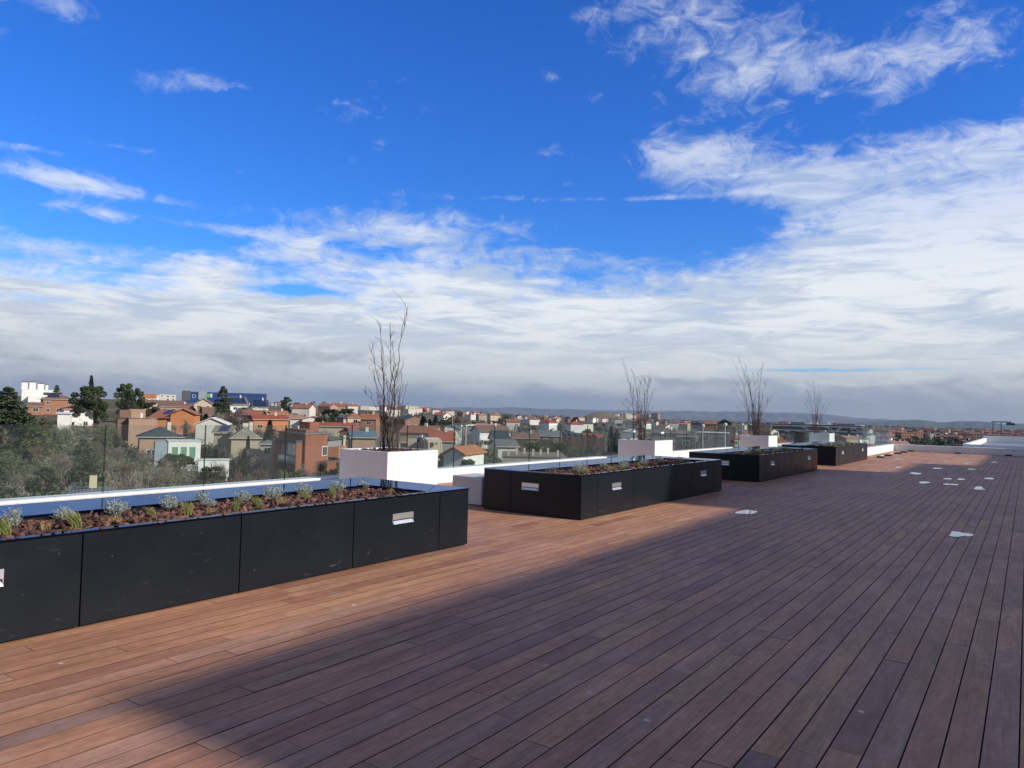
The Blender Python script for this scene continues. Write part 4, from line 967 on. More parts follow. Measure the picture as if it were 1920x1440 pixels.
house('white house with a very shallow gable behind the red brick house', 567, 605, 787, 781, 262, 'white', 'pinktile', 'gable_y', 12, -5, 2, H=5, wins=False)
house('cream wing left of the shallow-gabled white house', 544, 566, 785, 778, 265, 'offwhite', 'pinktile', 'gable_x', 8, 0, 2, H=5, wins=False)
house('row of low red roofs with dark bays behind the nearest white planter', 590, 672, 800, 793, 215, 'beige', 'redtile', 'gable_x', 9, 3, 1, H=4.5)
house('orange-roofed chalet left of the bare shrub on the far slope', 652, 680, 783, 774, 300, 'cream', 'terracotta', 'hip', 9, 8, 2)
house('red-roofed house with steep gable right of the orange chalet', 676, 706, 786, 776, 290, 'brick', 'terracotta', 'gable_x', 9, -10, 2)
house('small dark house with bright orange end wall above the blue-grey roof', 637, 662, 812, 802, 190, 'brown', 'redtile', 'gable_y', 9, -12, 2)
house('brick house with blue-grey metal roof and white chimney', 659, 705, 821, 809, 165, 'palebrick', 'bluemetal', 'gable_x', 8, 6, 2, chim=1, H=5)
house('beige flat-roofed house behind the planter spotlight', 765, 799, 820, 820, 172, 'beige', 'gravel', 'flat', 8, 0, 2, H=5)
t, W, D, H, rh = house('pale yellow modern house with a tall framed porch', 800, 826, 824, 824, 165, 'cream', 'whiteroof', 'flat', 8, 6, 2, H=5, wins=False)
b = MB()
for x in (0.05, .45, .72, .95): b.box(W * x, W * x + .3, -2.5, -2.2, -3, H - .6)
b.box(0, W, -2.5, -.02, H - .6, H - .1); b.build('porch_frame', wallmat('cream'), t)
house('grey-walled house with a steep brick-red roof and roof window', 806, 851, 828, 808, 182, 'grey', 'redtile', 'gable_x', 9, 3, 2, H=5)
house('white house with turquoise-lit gables under a blue-grey roof', 836, 862, 806, 798, 240, 'white', 'bluemetal', 'gable_y', 9, -4, 2)
house('small white cottage with orange roof just beyond the glass', 832, 872, 853, 839, 112, 'white', 'orangetile', 'gable_y', 9, -22, 1, H=3.4, wins=False)
house('steep dark blue roofed house with white gable edge', 927, 956, 826, 808, 228, 'offwhite', 'darkblue', 'gable_x', 9, 12, 2, H=5)
house('low house with green-grey roof and pale green end wall', 934, 972, 838, 825, 160, 'offwhite', 'greytile', 'gable_x', 9, 14, 1, H=4)
t, W, D, H, rh = house('low gravel-roofed block with small cream chimney pots below the railing', 942, 1062, 858, 858, 96, 'beige', 'gravel', 'flat', 12, 2, 2, H=6, wins=False)
for i in range(7): b = MB(); x = W * (.08 + .13 * i); y = 1 + (i % 3) * 2.2; b.box(x, x + .28, y, y + .28, H + .1, H + .95 + .1 * (i % 2)); b.build('chimney_pot', mat('cream_pot', (.6, .5, .34), .8), t)
house('brown gabled villa behind the dark pines right of the blue roof', 962, 1010, 822, 812, 235, 'brown', 'browntile', 'gable_x', 10, 0, 2)
house('wide grey-brown roofed house behind the pines at the centre', 1012, 1052, 818, 808, 250, 'darkbrown', 'greytile', 'gable_x', 10, 6, 2)
for i in range(7):
    house(['first', 'second', 'third', 'fourth', 'fifth', 'sixth', 'seventh'][i] + ' from the left of the terraced houses with orange ridge walls', 1054 + i * 11.5, 1065 + i * 11.5, 818 + i * .6, 811 + i * .6, 275 - i * 3, 'orange' if i % 2 == 0 else 'brick', 'slate' if i < 4 else 'redtile', 'gable_x', 10, 18, 2,
          wins=False, group='terraced houses with orange party walls', H=5)
house('white-fronted gable house at the right end of the terraced row', 1140, 1148, 824, 814, 250, 'white', 'slate', 'gable_y', 8, 0, 2, H=5)
house('grey modern block with green-tinted front behind the second white planter', 1165, 1192, 811, 811, 270, 'bluegrey', 'gravel', 'flat', 12, 0, 3, H=8)
house('dark flat-roofed block left behind the second white planter', 1150, 1164, 812, 812, 262, 'darkgrey', 'gravel', 'flat', 12, 0, 3, H=8)
house('long brown roofed hall right behind the second bare shrub', 1222, 1290, 812, 807, 300, 'grey', 'browntile', 'gable_x', 14, 0, 2, H=6)
house('dark low block with window rows just right of the second white planter', 1266, 1304, 820, 820, 190, 'darkgrey', 'gravel', 'flat', 10, -5, 3, H=9)
house('light grey block with square windows between the second and third white planters', 1306, 1368, 812, 812, 200, 'grey', 'whiteroof', 'flat', 12, -4, 3, H=9)
house('dark brick tower block left of the third white planter', 1368, 1378, 801, 801, 190, 'brown', 'gravel', 'flat', 8, 0, 4, H=12, wins=False)
house('dark gabled roof house with a black chimney on the right slope', 1345, 1372, 793, 786, 400, 'darkbrown', 'slate', 'gable_y', 12, 0, 2, H=6, chim=1)
house('small red roof house left of the dark gable on the right slope', 1322, 1344, 795, 790, 430, 'brick', 'terracotta', 'gable_x', 10, 0, 2)
# office building with white zigzag bands
t, W, D, H, rh = house('long dark office building with white zigzag facade bands beyond the farthest planter', 1448, 1616, 796, 796, 640, 'darkgrey', 'whiteroof', 'flat', 40, -6, 4, H=14, wins=False, cat='office building', down=8)
b = MB(); Y = -.35
for z in (1.5, 5, 8.5, 12.0):
    x = 0
    while x < W:
        l = min(W - x, 14 + (int(x * 7 + z * 3) % 9)); b.box(x, x + l, Y, -.02, z, z + 1.0); x += l + .6
b.build('white_band', M_wf, t)
b = MB()
for k, (x, z0, z1) in enumerate([(.06, 1.5, 5), (.14, 8.5, 5), (.24, 5, 8.5), (.33, 12, 8.5), (.42, 1.5, 5), (.52, 5, 8.5), (.60, 12, 8.5), (.67, 8.5, 5), (.70, 8.5, 12), (.76, 5, 1.5), (.83, 8.5, 12), (.90, 12, 8.5), (.95, 5, 8.5)]):
    x0 = W * x; b.prism([(x0, Y - .3, z0), (x0 + 2.2, Y - .3, z0), (x0 + 7.2, Y - .3, z1 + 1), (x0 + 5, Y - .3, z1 + 1)], (0, .25, 0))
b.build('zigzag_band', M_wf, t)
b = MB(); b.box(W * .85, W * .885, -.9, -.02, 0, 11); b.build('dark_stair_bay', wallmat('darkgrey'), t)
for i, (u, w, h, k) in enumerate([(.05, .12, 1.8, 'brick'), (.2, .16, 1.5, 'darkgrey'), (.4, .1, 1.6, 'white'), (.62, .06, 2.2, 'white'), (.66, .05, 2.0, 'redbrick'), (.72, .2, 1.2, 'darkgrey')]):
    b = MB(); b.box(W * u, W * (u + w), 8, 16, H + .14, H + h); b.build('roof_plant', wallmat(k), t)
# white-walled roofs just beyond the end of the deck
t = tag(empty('neighbouring_roof', (-4.2, 52, -16)), 'white-walled flat roofs of the next building beyond the far parapet', 'building')
M_blueshade = wallmat('bluegrey')
b = MB(); b.box(.6, 30, 6, 34, 0, 15.75); b.box(-2.5, 6.3, 0, 5.9, 0, 15.35); b.build('wall', mat('roof_membrane', (.20, .24, .28), .7, var=.1), t)  # bluish shade is put into the colour of this roof and its walls
b = MB()
for (x0, x1, y0, y1, z0, z1) in [(-2.5, 6.3, 0, .3, 15.36, 15.68), (6.0, 6.3, .31, 5.9, 15.36, 15.68), (.6, 9.2, 6, 6.3, 15.76, 16.12), (8.9, 9.2, 6.31, 14, 15.76, 16.12), (9.21, 30, 14, 14.4, 15.76, 16.5), (.6, 30, 33.6, 34, 15.76, 16.35), (.6, .9, 6.31, 33.5, 15.76, 16.12)]:
    b.box(x0, x1, y0, y1, z0, z1)
b.build('parapet', M_coping, t)
# balloon-shaped red tank on a mast, lamps and poles
c = at(797, 768, 1150); t = tag(empty('water_tower', (c.x, c.y, gz(c.x, c.y))), 'red balloon-shaped tank on a thin mast on the horizon above the cypress', 'water tower')
zc = c.z - gz(c.x, c.y); b = MB(); pr = [(z_, r_) for z_, r_ in [(-3.6, .4), (-3.0, 1.8), (-1.5, 3.2), (0, 3.6), (1.5, 3.2), (3.0, 1.8), (3.6, .3)]]
b.tube([(0, 0, zc + z_) for z_, _ in pr], [r_ for _, r_ in pr], 16); b.build('tank', mat('tank_red', (.42, .05, .05), .5), t, smooth=True)
b = MB(); b.cyl(0, 0, -1, zc - 3.4, .7, 8); b.build('mast', M_steel, t)
lampposts = [(1318, 800, 832, 120), (1360, 798, 830, 115), (1392, 797, 822, 180), (865, 800, 842, 150), (874, 800, 846, 148), (788, 763, 785, 500), (849, 772, 800, 320), (883, 776, 800, 330)]
def lamp(px, yt, yb, d, label):
    a = at(px, yt, d); z0 = gz(a.x, a.y); t = tag(empty('street_lamp', (a.x, a.y, z0)), label, 'street lamp', 'street lamps and poles below the deck')
    h = a.z - z0; b = MB(); b.tube([(0, 0, -1), (0, 0, h)], [.14, .07], 8); b.build('pole', M_wf if px in (865, 874) else M_steel, t)
    b = MB(); b.tube([(0, 0, h - .1), (0, 0, h), (0, 0, h + .25), (0, 0, h + .4)], [.1, .28, .28, .1], 10); b.build('lamp_head', M_wf, t)
for q, l in zip(lampposts, ['street lamp with white globe left of the third white planter', 'street lamp with pale globe beside the dark brick tower', 'slim street lamp behind the third bare shrub', 'tall pale pole left of the two among bare trees right of the nearest white planter', 'tall pale pole right of the two among bare trees right of the nearest white planter',
                                    'white pole on the far horizon left of the red tank', 'thin pole above the white house with turquoise-lit gables', 'thin pole right of the red tank in the far fields']): lamp(*q, l)
# gantry crane frame far right
c = at(1862, 812, 620); c2 = at(1877, 812, 620); t = tag(empty('crane', (c.x, c.y, gz(c.x, c.y)), math.atan2((c2 - c).y, (c2 - c).x)), 'slim blue-grey portal crane standing above the roofs at the far right', 'crane')
w = (c2 - c).length; h = at(1862, 792, 620).z - gz(c.x, c.y); mq = mat('crane_steel', (.12, .17, .24), .5)
for x in (0, w): b = MB(); b.box(x - .3, x + .3, -.3, .3, -1, h); b.build('leg', mq, t)
b = MB(); b.box(-1, w + 6, -.4, .4, h + .01, h + .8); b.build('beam', mq, t); b = MB(); b.box(w + 3, w + 8, -1, 1, h - 1.6, h - .1); b.build('cab', M_blackpl, t)
# ---------------------------------------------------------------- filler houses
frng = random.Random(11); HOUSES = []
WK = ['white', 'beige', 'offwhite', 'cream', 'brick', 'white', 'palebrick', 'white', 'offwhite', 'brown']; RK = ['browntile', 'redtile', 'greytile', 'browntile', 'terracotta', 'pinktile', 'slate', 'greytile', 'terracotta']
colname = {'white': 'white', 'offwhite': 'off-white', 'cream': 'cream', 'brick': 'brick', 'redbrick': 'red brick', 'palebrick': 'pale brick', 'orange': 'orange', 'beige': 'beige', 'brown': 'brown', 'grey': 'grey', 'bluegrey': 'blue-grey'}
rname = {'terracotta': 'terracotta', 'redtile': 'dark red', 'orangetile': 'orange', 'browntile': 'brown', 'pinktile': 'pinkish', 'slate': 'slate', 'greytile': 'grey', 'gravel': 'flat gravel', 'whiteroof': 'flat white'}
LM = [(((o_[0] + o_[2]) / 2), (o_[1] + o_[3]) / 2, o_) for o_ in RECTS]
marks = [(70, 'white towers'), (110, 'brick hip-roofed villa'), (168, 'huge umbrella pine'), (238, 'twin pines'), (268, 'brick cube house'), (340, 'orange stucco house'), (415, 'tall cedar'), (455, 'pyramid-roofed villa'), (548, 'dark pine clump'),
         (580, 'red brick house'), (640, 'umbrella pines'), (725, 'nearest bare shrub'), (797, 'red tank'), (865, 'two pale poles'), (942, 'steep dark blue roof'), (1010, 'gravel-roofed block'), (1090, 'orange-walled terrace'), (1128, 'bare mound'),
         (1195, 'second bare shrub'), (1285, 'dark low block'), (1337, 'light grey block'), (1360, 'dark gabled roof'), (1410, 'third bare shrub'), (1480, 'zigzag office'), (1532, 'farthest bare shrub'), (1590, 'office right end'), (1676, 'far railing corner'), (1760, 'far parapet light'), (1870, 'portal crane')]
USED = {}
def uniq(lst, maxpx=9999):
    """lst of (obj, desc, px, d): give each a label made of its look, a neighbour and its rank"""
    by = {}
    for o, desc, px, d in lst:
        mk = min(marks, key=lambda q: abs(q[0] - px))[1]; side = 'by'
        band = 'by railing' if d < 75 else 'near slope' if d < 140 else 'near houses' if d < 260 else 'farther back' if d < 480 else 'far off' if d < 900 else 'on horizon'
        by.setdefault((desc, mk, band), []).append((px, o))
    for (desc, mk, band), v in by.items():
        v.sort(key=lambda q: q[0]); n = len(v)
        for i, (px, o) in enumerate(v):
            rk = '' if n == 1 else ('left ' if i == 0 else 'right ') if n == 2 else (ordn + ['fifteenth', 'sixteenth', 'seventeenth'])[i] + ' from left '
            lb = '%s %s near %s' % (desc, band, mk)
            if n > 1: lb += ', ' + rk.strip()
            o['label'] = lb
PROTO = {}
def box_house(wall, roof, kind, W, D, H, rh, wins, full):
    t = empty('house', (0, 0, 0)); wall_geo(kind, W, D, H, rh, 4).build('wall', wallmat(wall), t); r_ = roof_geo(kind, W, D, H, rh, .4).build('roof', roofmat(roof), t)
    if kind != 'flat': c = MB(); c.box(W * .6, W * .6 + .8, D * .4, D * .4 + .6, H + rh * .4, H + rh + .9); c.build('chimney', M_chim, r_)
    if full: c = MB(); c.box(W * .05, W * .45, -2.2, -.03, 2.75, 2.95); c.box(W * .05, W * .05 + .25, -2.2, -1.95, -2, 2.74); c.box(W * .45 - .25, W * .45, -2.2, -1.95, -2, 2.74); c.build('porch', wallmat('offwhite'), t)
    if full:
        for fl in range(int(H // 2.9)):
            for i in range(int(W / 3.6)):
                window(t, 'front', W, D, W * (i + .5) / int(W / 3.6) - .6, fl * 3 + 1, 1.3, 1.25)
    return t
variants = []
for i in range(12):
    kind = ['gable_x', 'hip', 'gable_x', 'gable_y', 'gable_x', 'hip', 'flat'][i % 7]
    variants.append((WK[(i * 3) % len(WK)], RK[(i * 2) % len(RK)] if kind != 'flat' else 'gravel', kind, frng.uniform(9, 15), frng.uniform(8, 11), 5.6 + (i % 2) * .6, frng.uniform(1.5, 2.4)))
protos = {}
placed = [at((r[0] + r[2]) / 2, 780, r[4]) for r in RECTS]; fill = []
def clear(px, w, ytop, d, frac=.35):
    for (x0, y0, x1, y1, dd) in RECTS:
        if d < dd + 10 and px + w > x0 and px - w < x1 and ytop < y0 + (y1 - y0) * frac + 6 and ytop > -999:
            return False
    return True
tries = 0
while len(fill) < 175 and tries < 20000:
    tries += 1
    px = frng.uniform(5, 1680); d = math.exp(frng.uniform(math.log(190), math.log(1500)))
    if px < 250 and d < 380: continue
    if px > 1150 and d < 300: continue
    if px > 850 and frng.random() < .6: continue
    p = at(px, 780, d); z = gz(p.x, p.y)
    q = Vector((p.x, p.y)); sep = 13 + d * .010
    if any((Vector((r.x, r.y)) - q).length < sep for r in placed): continue
    vi = frng.randrange(len(variants)); v = variants[vi]; ytop = pix((p.x, p.y, z + v[5] + v[6]))[1]; wpx = v[3] / 2 * FPX / d
    if not clear(px, wpx, ytop, d, .8): continue
    if ytop < 742 + px * .022: continue
    full = d < 420; key = (vi, full)
    face = math.atan2(p.y, p.x) - math.pi / 2 + frng.choice((0, .35, -.35, .8, -.6))
    if key not in protos:
        t = box_house(*v, True, full); protos[key] = (t, tree_list(t, list(C.objects))); t.location = (p.x, p.y, z + .2); t.rotation_euler.z = face; o = t
    else:
        t, TLk = protos[key]; o = t.copy(); C.objects.link(o); dup(TLk, o); o.location = (p.x, p.y, z + .2); o.rotation_euler.z = face
    tag(o, 'x', 'house', 'houses of the suburb below the deck'); placed.append(p); fill.append((o, '%s house with %s roof' % (colname[v[0]], rname[v[1]]), px, d)); RECTS_N = (px - wpx, ytop, px + wpx, ytop + (v[5] + v[6]) * FPX / d, d)
    RECTS.append(RECTS_N)
RECTS += [(112, 798, 160, 842, 150), (-10, 850, 50, 876, 105)]
uniq(fill)
# apartment blocks: brick town at the right, pale town on the horizon
def block(wall, W, D, H, kind, roof):
    t = empty('apartment_block', (0, 0, 0)); roof_geo(kind, W, D, H, 2.2, .3).build('roof', roofmat(roof), t)
    b = wall_geo(kind, W, D, H, 2.2, 4); b.cur = 1
    for fl in range(int(H / 3)):
        for i in range(int(W / 3.2)): b.quad((1 + i * 3.2, -.03, fl * 3 + 1), (2.5 + i * 3.2, -.03, fl * 3 + 1), (2.5 + i * 3.2, -.03, fl * 3 + 2.4), (1 + i * 3.2, -.03, fl * 3 + 2.4))
        for i in range(int(D / 3.2)): b.quad((W + .03, 1 + i * 3.2, fl * 3 + 1), (W + .03, 2.5 + i * 3.2, fl * 3 + 1), (W + .03, 2.5 + i * 3.2, fl * 3 + 2.4), (W + .03, 1 + i * 3.2, fl * 3 + 2.4))
    b.build('wall', [wallmat(wall), M_pane], t); return t
bl = [block('redbrick', 22, 12, 15, 'gable_x', 'browntile'), block('brick', 16, 12, 18, 'flat', 'gravel'), block('brown', 28, 12, 12, 'gable_x', 'redtile'), block('cream', 18, 12, 15, 'flat', 'whiteroof'), block('palebrick', 20, 12, 18, 'hip', 'browntile'), block('white', 20, 12, 12, 'flat', 'whiteroof'), block('orange', 16, 11, 16, 'flat', 'gravel')]
bn = ['red brick apartment block', 'flat-roofed brick apartment block', 'long brown apartment block', 'cream apartment block', 'pale brick apartment block', 'white apartment block', 'orange apartment block']
btl = [tree_list(t, list(C.objects)) for t in bl]; first = set(); bf = []; bp_ = []
def add_block(px, d, vi, zoff=0, sc=1.0):
    p = at(px, 790, d); z = gz(p.x, p.y) + zoff; face = math.atan2(p.y, p.x) - math.pi / 2 + frng.choice((.3, -.3, .6, -.5))
    if vi not in first: first.add(vi); o = bl[vi]
    else: o = bl[vi].copy(); C.objects.link(o); dup(btl[vi], o)
    o.location = (p.x, p.y, z); o.rotation_euler.z = face; o.scale = (sc, sc, sc); tag(o, 'x', 'apartment block', 'apartment blocks of the far town'); bf.append((o, bn[vi], px, d))
n = 0
while n < 90:
    px = frng.uniform(1625, 1935); d = math.exp(frng.uniform(math.log(750), math.log(2300))); p = at(px, 790, d)
    if any((r - p).length < 26 + d * .008 for r in bp_): continue
    bp_.append(p); add_block(px, d, frng.choice((0, 1, 1, 2, 2, 2, 4, 3, 5, 0)), -5, .8); n += 1
for i in range(26):
    px = [1148, 1152, 1158, 1167, 1173, 1178, 1186, 1192, 1200, 1207, 1214, 1220, 1226, 1135, 1142, 1236, 1250, 1262, 1090, 1070, 1050, 1020, 985, 1105, 1280, 1300][i]
    add_block(px, frng.uniform(2300, 2700), frng.choice((3, 6, 5, 3, 4)), 2 if i < 13 else -6, 1.25 if i < 13 else .8)
for i in range(14): add_block(frng.uniform(700, 1010), frng.uniform(1400, 2300), 5 if i % 2 else 3, -7, .6)
for px, d in ((745, 900), (752, 905), (760, 910), (768, 915)): add_block(px, d, 3, 0, .6)
for t in [b_ for i, b_ in enumerate(bl) if i not in first]: bpy.data.objects.remove(t)
uniq(bf)
# ================================================================ trees
def foliage(name, col, var=.45):
    mt = bpy.data.materials.new(name); mt.use_nodes = True; g = NG(mt.node_tree); b = mt.node_tree.nodes['Principled BSDF']
    tc = g.n('ShaderNodeTexCoord').outputs['Object']; ge = g.n('ShaderNodeNewGeometry').outputs['Random Per Island']; ob = g.n('ShaderNodeObjectInfo').outputs['Random']
    n = g.noise(tc, .55, 4, .6)
    h = g.n('ShaderNodeHueSaturation'); h.inputs['Color'].default_value = (*col, 1)
    g.put(h.inputs['Hue'], g.mr(ob, 0, 1, .485, .515, 'LINEAR')); g.put(h.inputs['Saturation'], g.mr(n, .3, .7, .75, 1.15, 'LINEAR'))
    g.put(h.inputs['Value'], g.m('MULTIPLY', g.mr(ge, 0, 1, 1 - var, 1 + var, 'LINEAR'), g.m('MULTIPLY', g.mr(ob, 0, 1, .8, 1.2, 'LINEAR'), g.mr(n, .3, .7, .75, 1.3, 'LINEAR'))))
    g.put(b.inputs['Base Color'], h.outputs[0]); b.inputs['Roughness'].default_value = .75; b.inputs['Specular IOR Level'].default_value = .15
    return mt
F_cedar = foliage('cedar_needles', (.058, .078, .036)); F_pine = foliage('pine_needles', (.05, .072, .026)); F_dark = foliage('cypress_foliage', (.018, .030, .016)); F_olive = foliage('olive_leaves', (.12, .135, .075)); F_lime = foliage('yellow_green_needles', (.12, .125, .045))
F_bare = foliage('bare_twigs', (.20, .17, .135), .35); F_bare2 = foliage('reddish_bare_twigs', (.15, .105, .08), .35); F_pale = foliage('pale_bare_twigs', (.25, .22, .19), .3); F_palm = foliage('palm_leaves', (.07, .085, .035))
M_trunk = mat('tree_trunk', (.11, .085, .065), .95, var=.35, vscale=1.2)
def leafquads(P, s, g, flat=0.0, elong=1.4):
    n = len(P); a = g.normal(size=(n, 3)); a[:, 2] *= (1 - flat); a /= np.linalg.norm(a, axis=1)[:, None]
    b = g.normal(size=(n, 3)); b[:, 2] *= (1 - flat); b -= (a * b).sum(1)[:, None] * a; b /= np.linalg.norm(b, axis=1)[:, None] + 1e-9
    L = (s * g.uniform(.6, 1.3, n))[:, None]; a *= L * elong * .5; b *= L * .5
    V = np.stack([P - a - b * .4, P + a * .2 - b, P + a + b * .3, P - a * .3 + b], 1).reshape(-1, 3)
    return V, np.arange(n * 4).reshape(-1, 4)
def proto_tree(kind, seed):
    g = np.random.default_rng(seed); T = MB(); P = []; s = .3; flat = 0; fm = F_pine; el = 1.5
    H = 10.0
    def limb(z0, p, r):
        m_ = Vector((p[0] * .5, p[1] * .5, (z0 + p[2]) / 2 + .2)); T.tube([(0, 0, z0), m_, p], [r, r * .7, r * .3], 5, False)
    if kind == 'cedar':
        T.tube([(0, 0, -1), (0.05, 0, 4), (0, .1, 8), (0, 0, 9.9)], [.38, .3, .14, .03], 8); fm = F_cedar; s = .2; flat = .5
        z = 1.6
        while z < 9.7:
            u = (z - 1.6) / 8.1; r = 4.2 * (1 - u) ** .75 * g.uniform(.75, 1.12) + .25
            nb = int(6 + 3 * (1 - u))
            for k in range(nb):
                a = g.uniform(0, 6.283); rr = r * g.uniform(.7, 1.1); n = int(90 + 150 * (1 - u))
                t = g.uniform(.25, 1, n) ** .8; w = rr * .30 * (1.15 - t) * g.normal(0, .8, n) + g.normal(0, .12, n)
                x = np.cos(a) * rr * t - np.sin(a) * w; y = np.sin(a) * rr * t + np.cos(a) * w; zz = z + .16 * rr * t - .14 * rr * t ** 2 + g.normal(0, .10, n)
                P.append(np.stack([x, y, zz], 1)); limb(z - .2, (math.cos(a) * rr * .8, math.sin(a) * rr * .8, z + .05), .07)
            z += g.uniform(.42, .7)
    elif kind == 'stone':
        T.tube([(0, 0, -1), (.1, 0, 3), (0, .1, 5.2)], [.32, .26, .22], 8); s = .3
        for k in range(34):
            a = g.uniform(0, 6.283); rr = 3.9 * math.sqrt(g.uniform(0, 1)); zc = 5.4 + 3.1 * math.sqrt(max(0, 1 - (rr / 4.1) ** 2)) * g.uniform(.6, 1)
            c = np.array([math.cos(a) * rr, math.sin(a) * rr, zc]); R0 = g.uniform(.7, 1.15); n = 150
            d = g.normal(size=(n, 3)); d /= np.linalg.norm(d, axis=1)[:, None]; d[:, 2] = np.abs(d[:, 2]) * .8 - .15; P.append(c + d * R0 * g.uniform(.75, 1.05, n)[:, None]); limb(4.6, tuple(c), .08)
    elif kind == 'pine':
        T.tube([(0, 0, -1), (.15, 0, 4), (-.1, .1, 8.5)], [.3, .22, .08], 8); s = .32
        for k in range(30):
            z = g.uniform(2.6, 9.4); rm = 2.9 * math.sin(math.pi * min(1, max(.12, (z - 1.5) / 8.6))) ** .7; a = g.uniform(0, 6.283); rr = rm * g.uniform(.35, 1.0)
            c = np.array([math.cos(a) * rr, math.sin(a) * rr, z]); R0 = g.uniform(.55, 1.15); n = 150
            d = g.normal(size=(n, 3)); d /= np.linalg.norm(d, axis=1)[:, None]; d[:, 2] *= .7; P.append(c + d * R0 * g.uniform(.6, 1.05, n)[:, None]); limb(max(2, z - 1.4), tuple(c), .07)
    elif kind == 'cypress':
        T.tube([(0, 0, -1), (0, 0, 2)], [.2, .15], 6); fm = F_dark; s = .24; n = 4200; el = 2.0
        z = g.uniform(.2, 10, n); u = z / 10; r = 1.05 * np.sin(np.pi * np.clip(u * .82 + .14, 0, 1)) ** .8 * (1 + .12 * np.sin(z * 3 + g.uniform(0, 6))); a = g.uniform(0, 6.283, n); q = g.uniform(.72, 1.05, n)
        P.append(np.stack([np.cos(a) * r * q, np.sin(a) * r * q, z], 1))
    elif kind == 'fir':
        T.tube([(0, 0, -1), (0, 0, 9.8)], [.28, .03], 7); fm = F_dark; s = .3; flat = .3
        z = .8
        while z < 9.9:
            u = z / 10; r = 2.6 * (1 - u) ** .9 + .12
            for k in range(9):
                a = g.uniform(0, 6.283); rr = r * g.uniform(.75, 1.1); n = int(14 + 34 * (1 - u)); t = g.uniform(.15, 1, n); w = g.normal(0, .16, n) * (.4 + rr * .3)
                P.append(np.stack([np.cos(a) * rr * t - np.sin(a) * w, np.sin(a) * rr * t + np.cos(a) * w, z - .28 * rr * t + g.normal(0, .08, n)], 1))
            z += .42
    elif kind == 'olive' or kind == 'lime':
        T.tube([(0, 0, -1), (.1, 0, 2.4)], [.25, .16], 7); fm = F_olive if kind == 'olive' else F_lime; s = .19
        for k in range(38):
            d0 = g.normal(size=3); d0 /= np.linalg.norm(d0); c = np.array([d0[0] * 3.1, d0[1] * 3.1, 4.6 + d0[2] * 3.6]) * 1.0 * g.uniform(.55, 1); c[2] = max(c[2], 1.2); n = 240
            d = g.normal(size=(n, 3)); d /= np.linalg.norm(d, axis=1)[:, None]; P.append(c + d * g.uniform(.5, 1.1) * g.uniform(.6, 1.1, n)[:, None]); limb(1.8, tuple(c), .06)
    elif kind == 'dome':
        T.tube([(0, 0, -1), (.1, 0, 4)], [.4, .3], 8); s = .3; fm = F_pine
        for k in range(60):
            a = g.uniform(0, 6.283); zc = g.uniform(1.8, 9.0); rm = 4.3 * math.sqrt(max(0, 1 - ((zc - 4.2) / 5.3) ** 2)); rr = rm * math.sqrt(g.uniform(.15, 1)); c = np.array([math.cos(a) * rr, math.sin(a) * rr, zc]); n = 170
            d = g.normal(size=(n, 3)); d /= np.linalg.norm(d, axis=1)[:, None]; d[:, 2] = d[:, 2] * .7; P.append(c + d * g.uniform(.7, 1.2) * g.uniform(.65, 1.05, n)[:, None]); limb(3.2, tuple(c), .07)
    elif kind == 'palm':
        T.tube([(0, 0, -1), (.1, 0, 7.6)], [.3, .24], 8); fm = F_palm; s = .3; el = 3
        for k in range(26):
            a = g.uniform(0, 6.283); e = g.uniform(-.2, 1.2); n = 60; t = g.uniform(.05, 1, n); L = 3.0
            P.append(np.stack([np.cos(a) * L * t * math.cos(e * .6) + g.normal(0, .12, n), np.sin(a) * L * t * math.cos(e * .6) + g.normal(0, .12, n), 7.8 + L * (math.sin(e) * t - .75 * t ** 2) + g.normal(0, .05, n)], 1))
    elif kind.startswith('bare'):
        fm = {'bare': F_bare, 'bare_red': F_bare2, 'bare_pale': F_pale}[kind]
        segs = []
        def grow(p, d, L, r, lv):
            q = p + d * L
            if lv <= 1: T.tube([p, p + d * L * .5 + Vector(g.normal(0, .06, 3)), q], [r, r * .85, r * .7], 5, False)
            else: segs.append((p, q, r))
            if lv >= 6: return
            n = [3, 3, 4, 4, 4, 3][lv]
            for k in range(n):
                ax = Vector(g.normal(size=3)).normalized(); sp = g.uniform(.3, .75)
                nd = (d + ax * sp).normalized(); nd.z += .13; nd.normalize()
                st = q if k == 0 or lv < 1 else p + d * L * g.uniform(.45, 1)
                grow(st, nd, L * g.uniform(.6, .82), r * .62, lv + 1)
        grow(Vector((0, 0, -1)), Vector((0, 0, 1)), 3.4, .2, 0)
        V = []; F = []; k = 0
        for (p, q, r) in segs:
            d = (q - p); ax = d.cross(Vector(g.normal(size=3))).normalized() * max(r * 1.3, .016)
            V += [p - ax, p + ax, q + ax * .55, q - ax * .55]; F.append((k, k + 1, k + 2, k + 3)); k += 4
        t = empty(TN[kind], (0, 0, 0)); T.build('trunk', M_trunk if kind != 'bare_pale' else F_pale, t); npmesh('crown', np.array([tuple(v) for v in V]), np.array(F), fm, t); return t
    P = np.vstack(P); V, F = leafquads(P, s, g, flat, el)
    t = empty(TN[kind], (0, 0, 0)); T.build('trunk', M_trunk, t); npmesh('crown', V, F, fm, t); return t
TN = {'cedar': 'cedar_tree', 'stone': 'umbrella_pine', 'dome': 'umbrella_pine', 'pine': 'pine_tree', 'cypress': 'cypress_tree', 'fir': 'fir_tree', 'olive': 'olive_tree', 'lime': 'evergreen_tree', 'palm': 'palm_tree', 'bare': 'bare_tree', 'bare_red': 'bare_tree', 'bare_pale': 'bare_tree'}
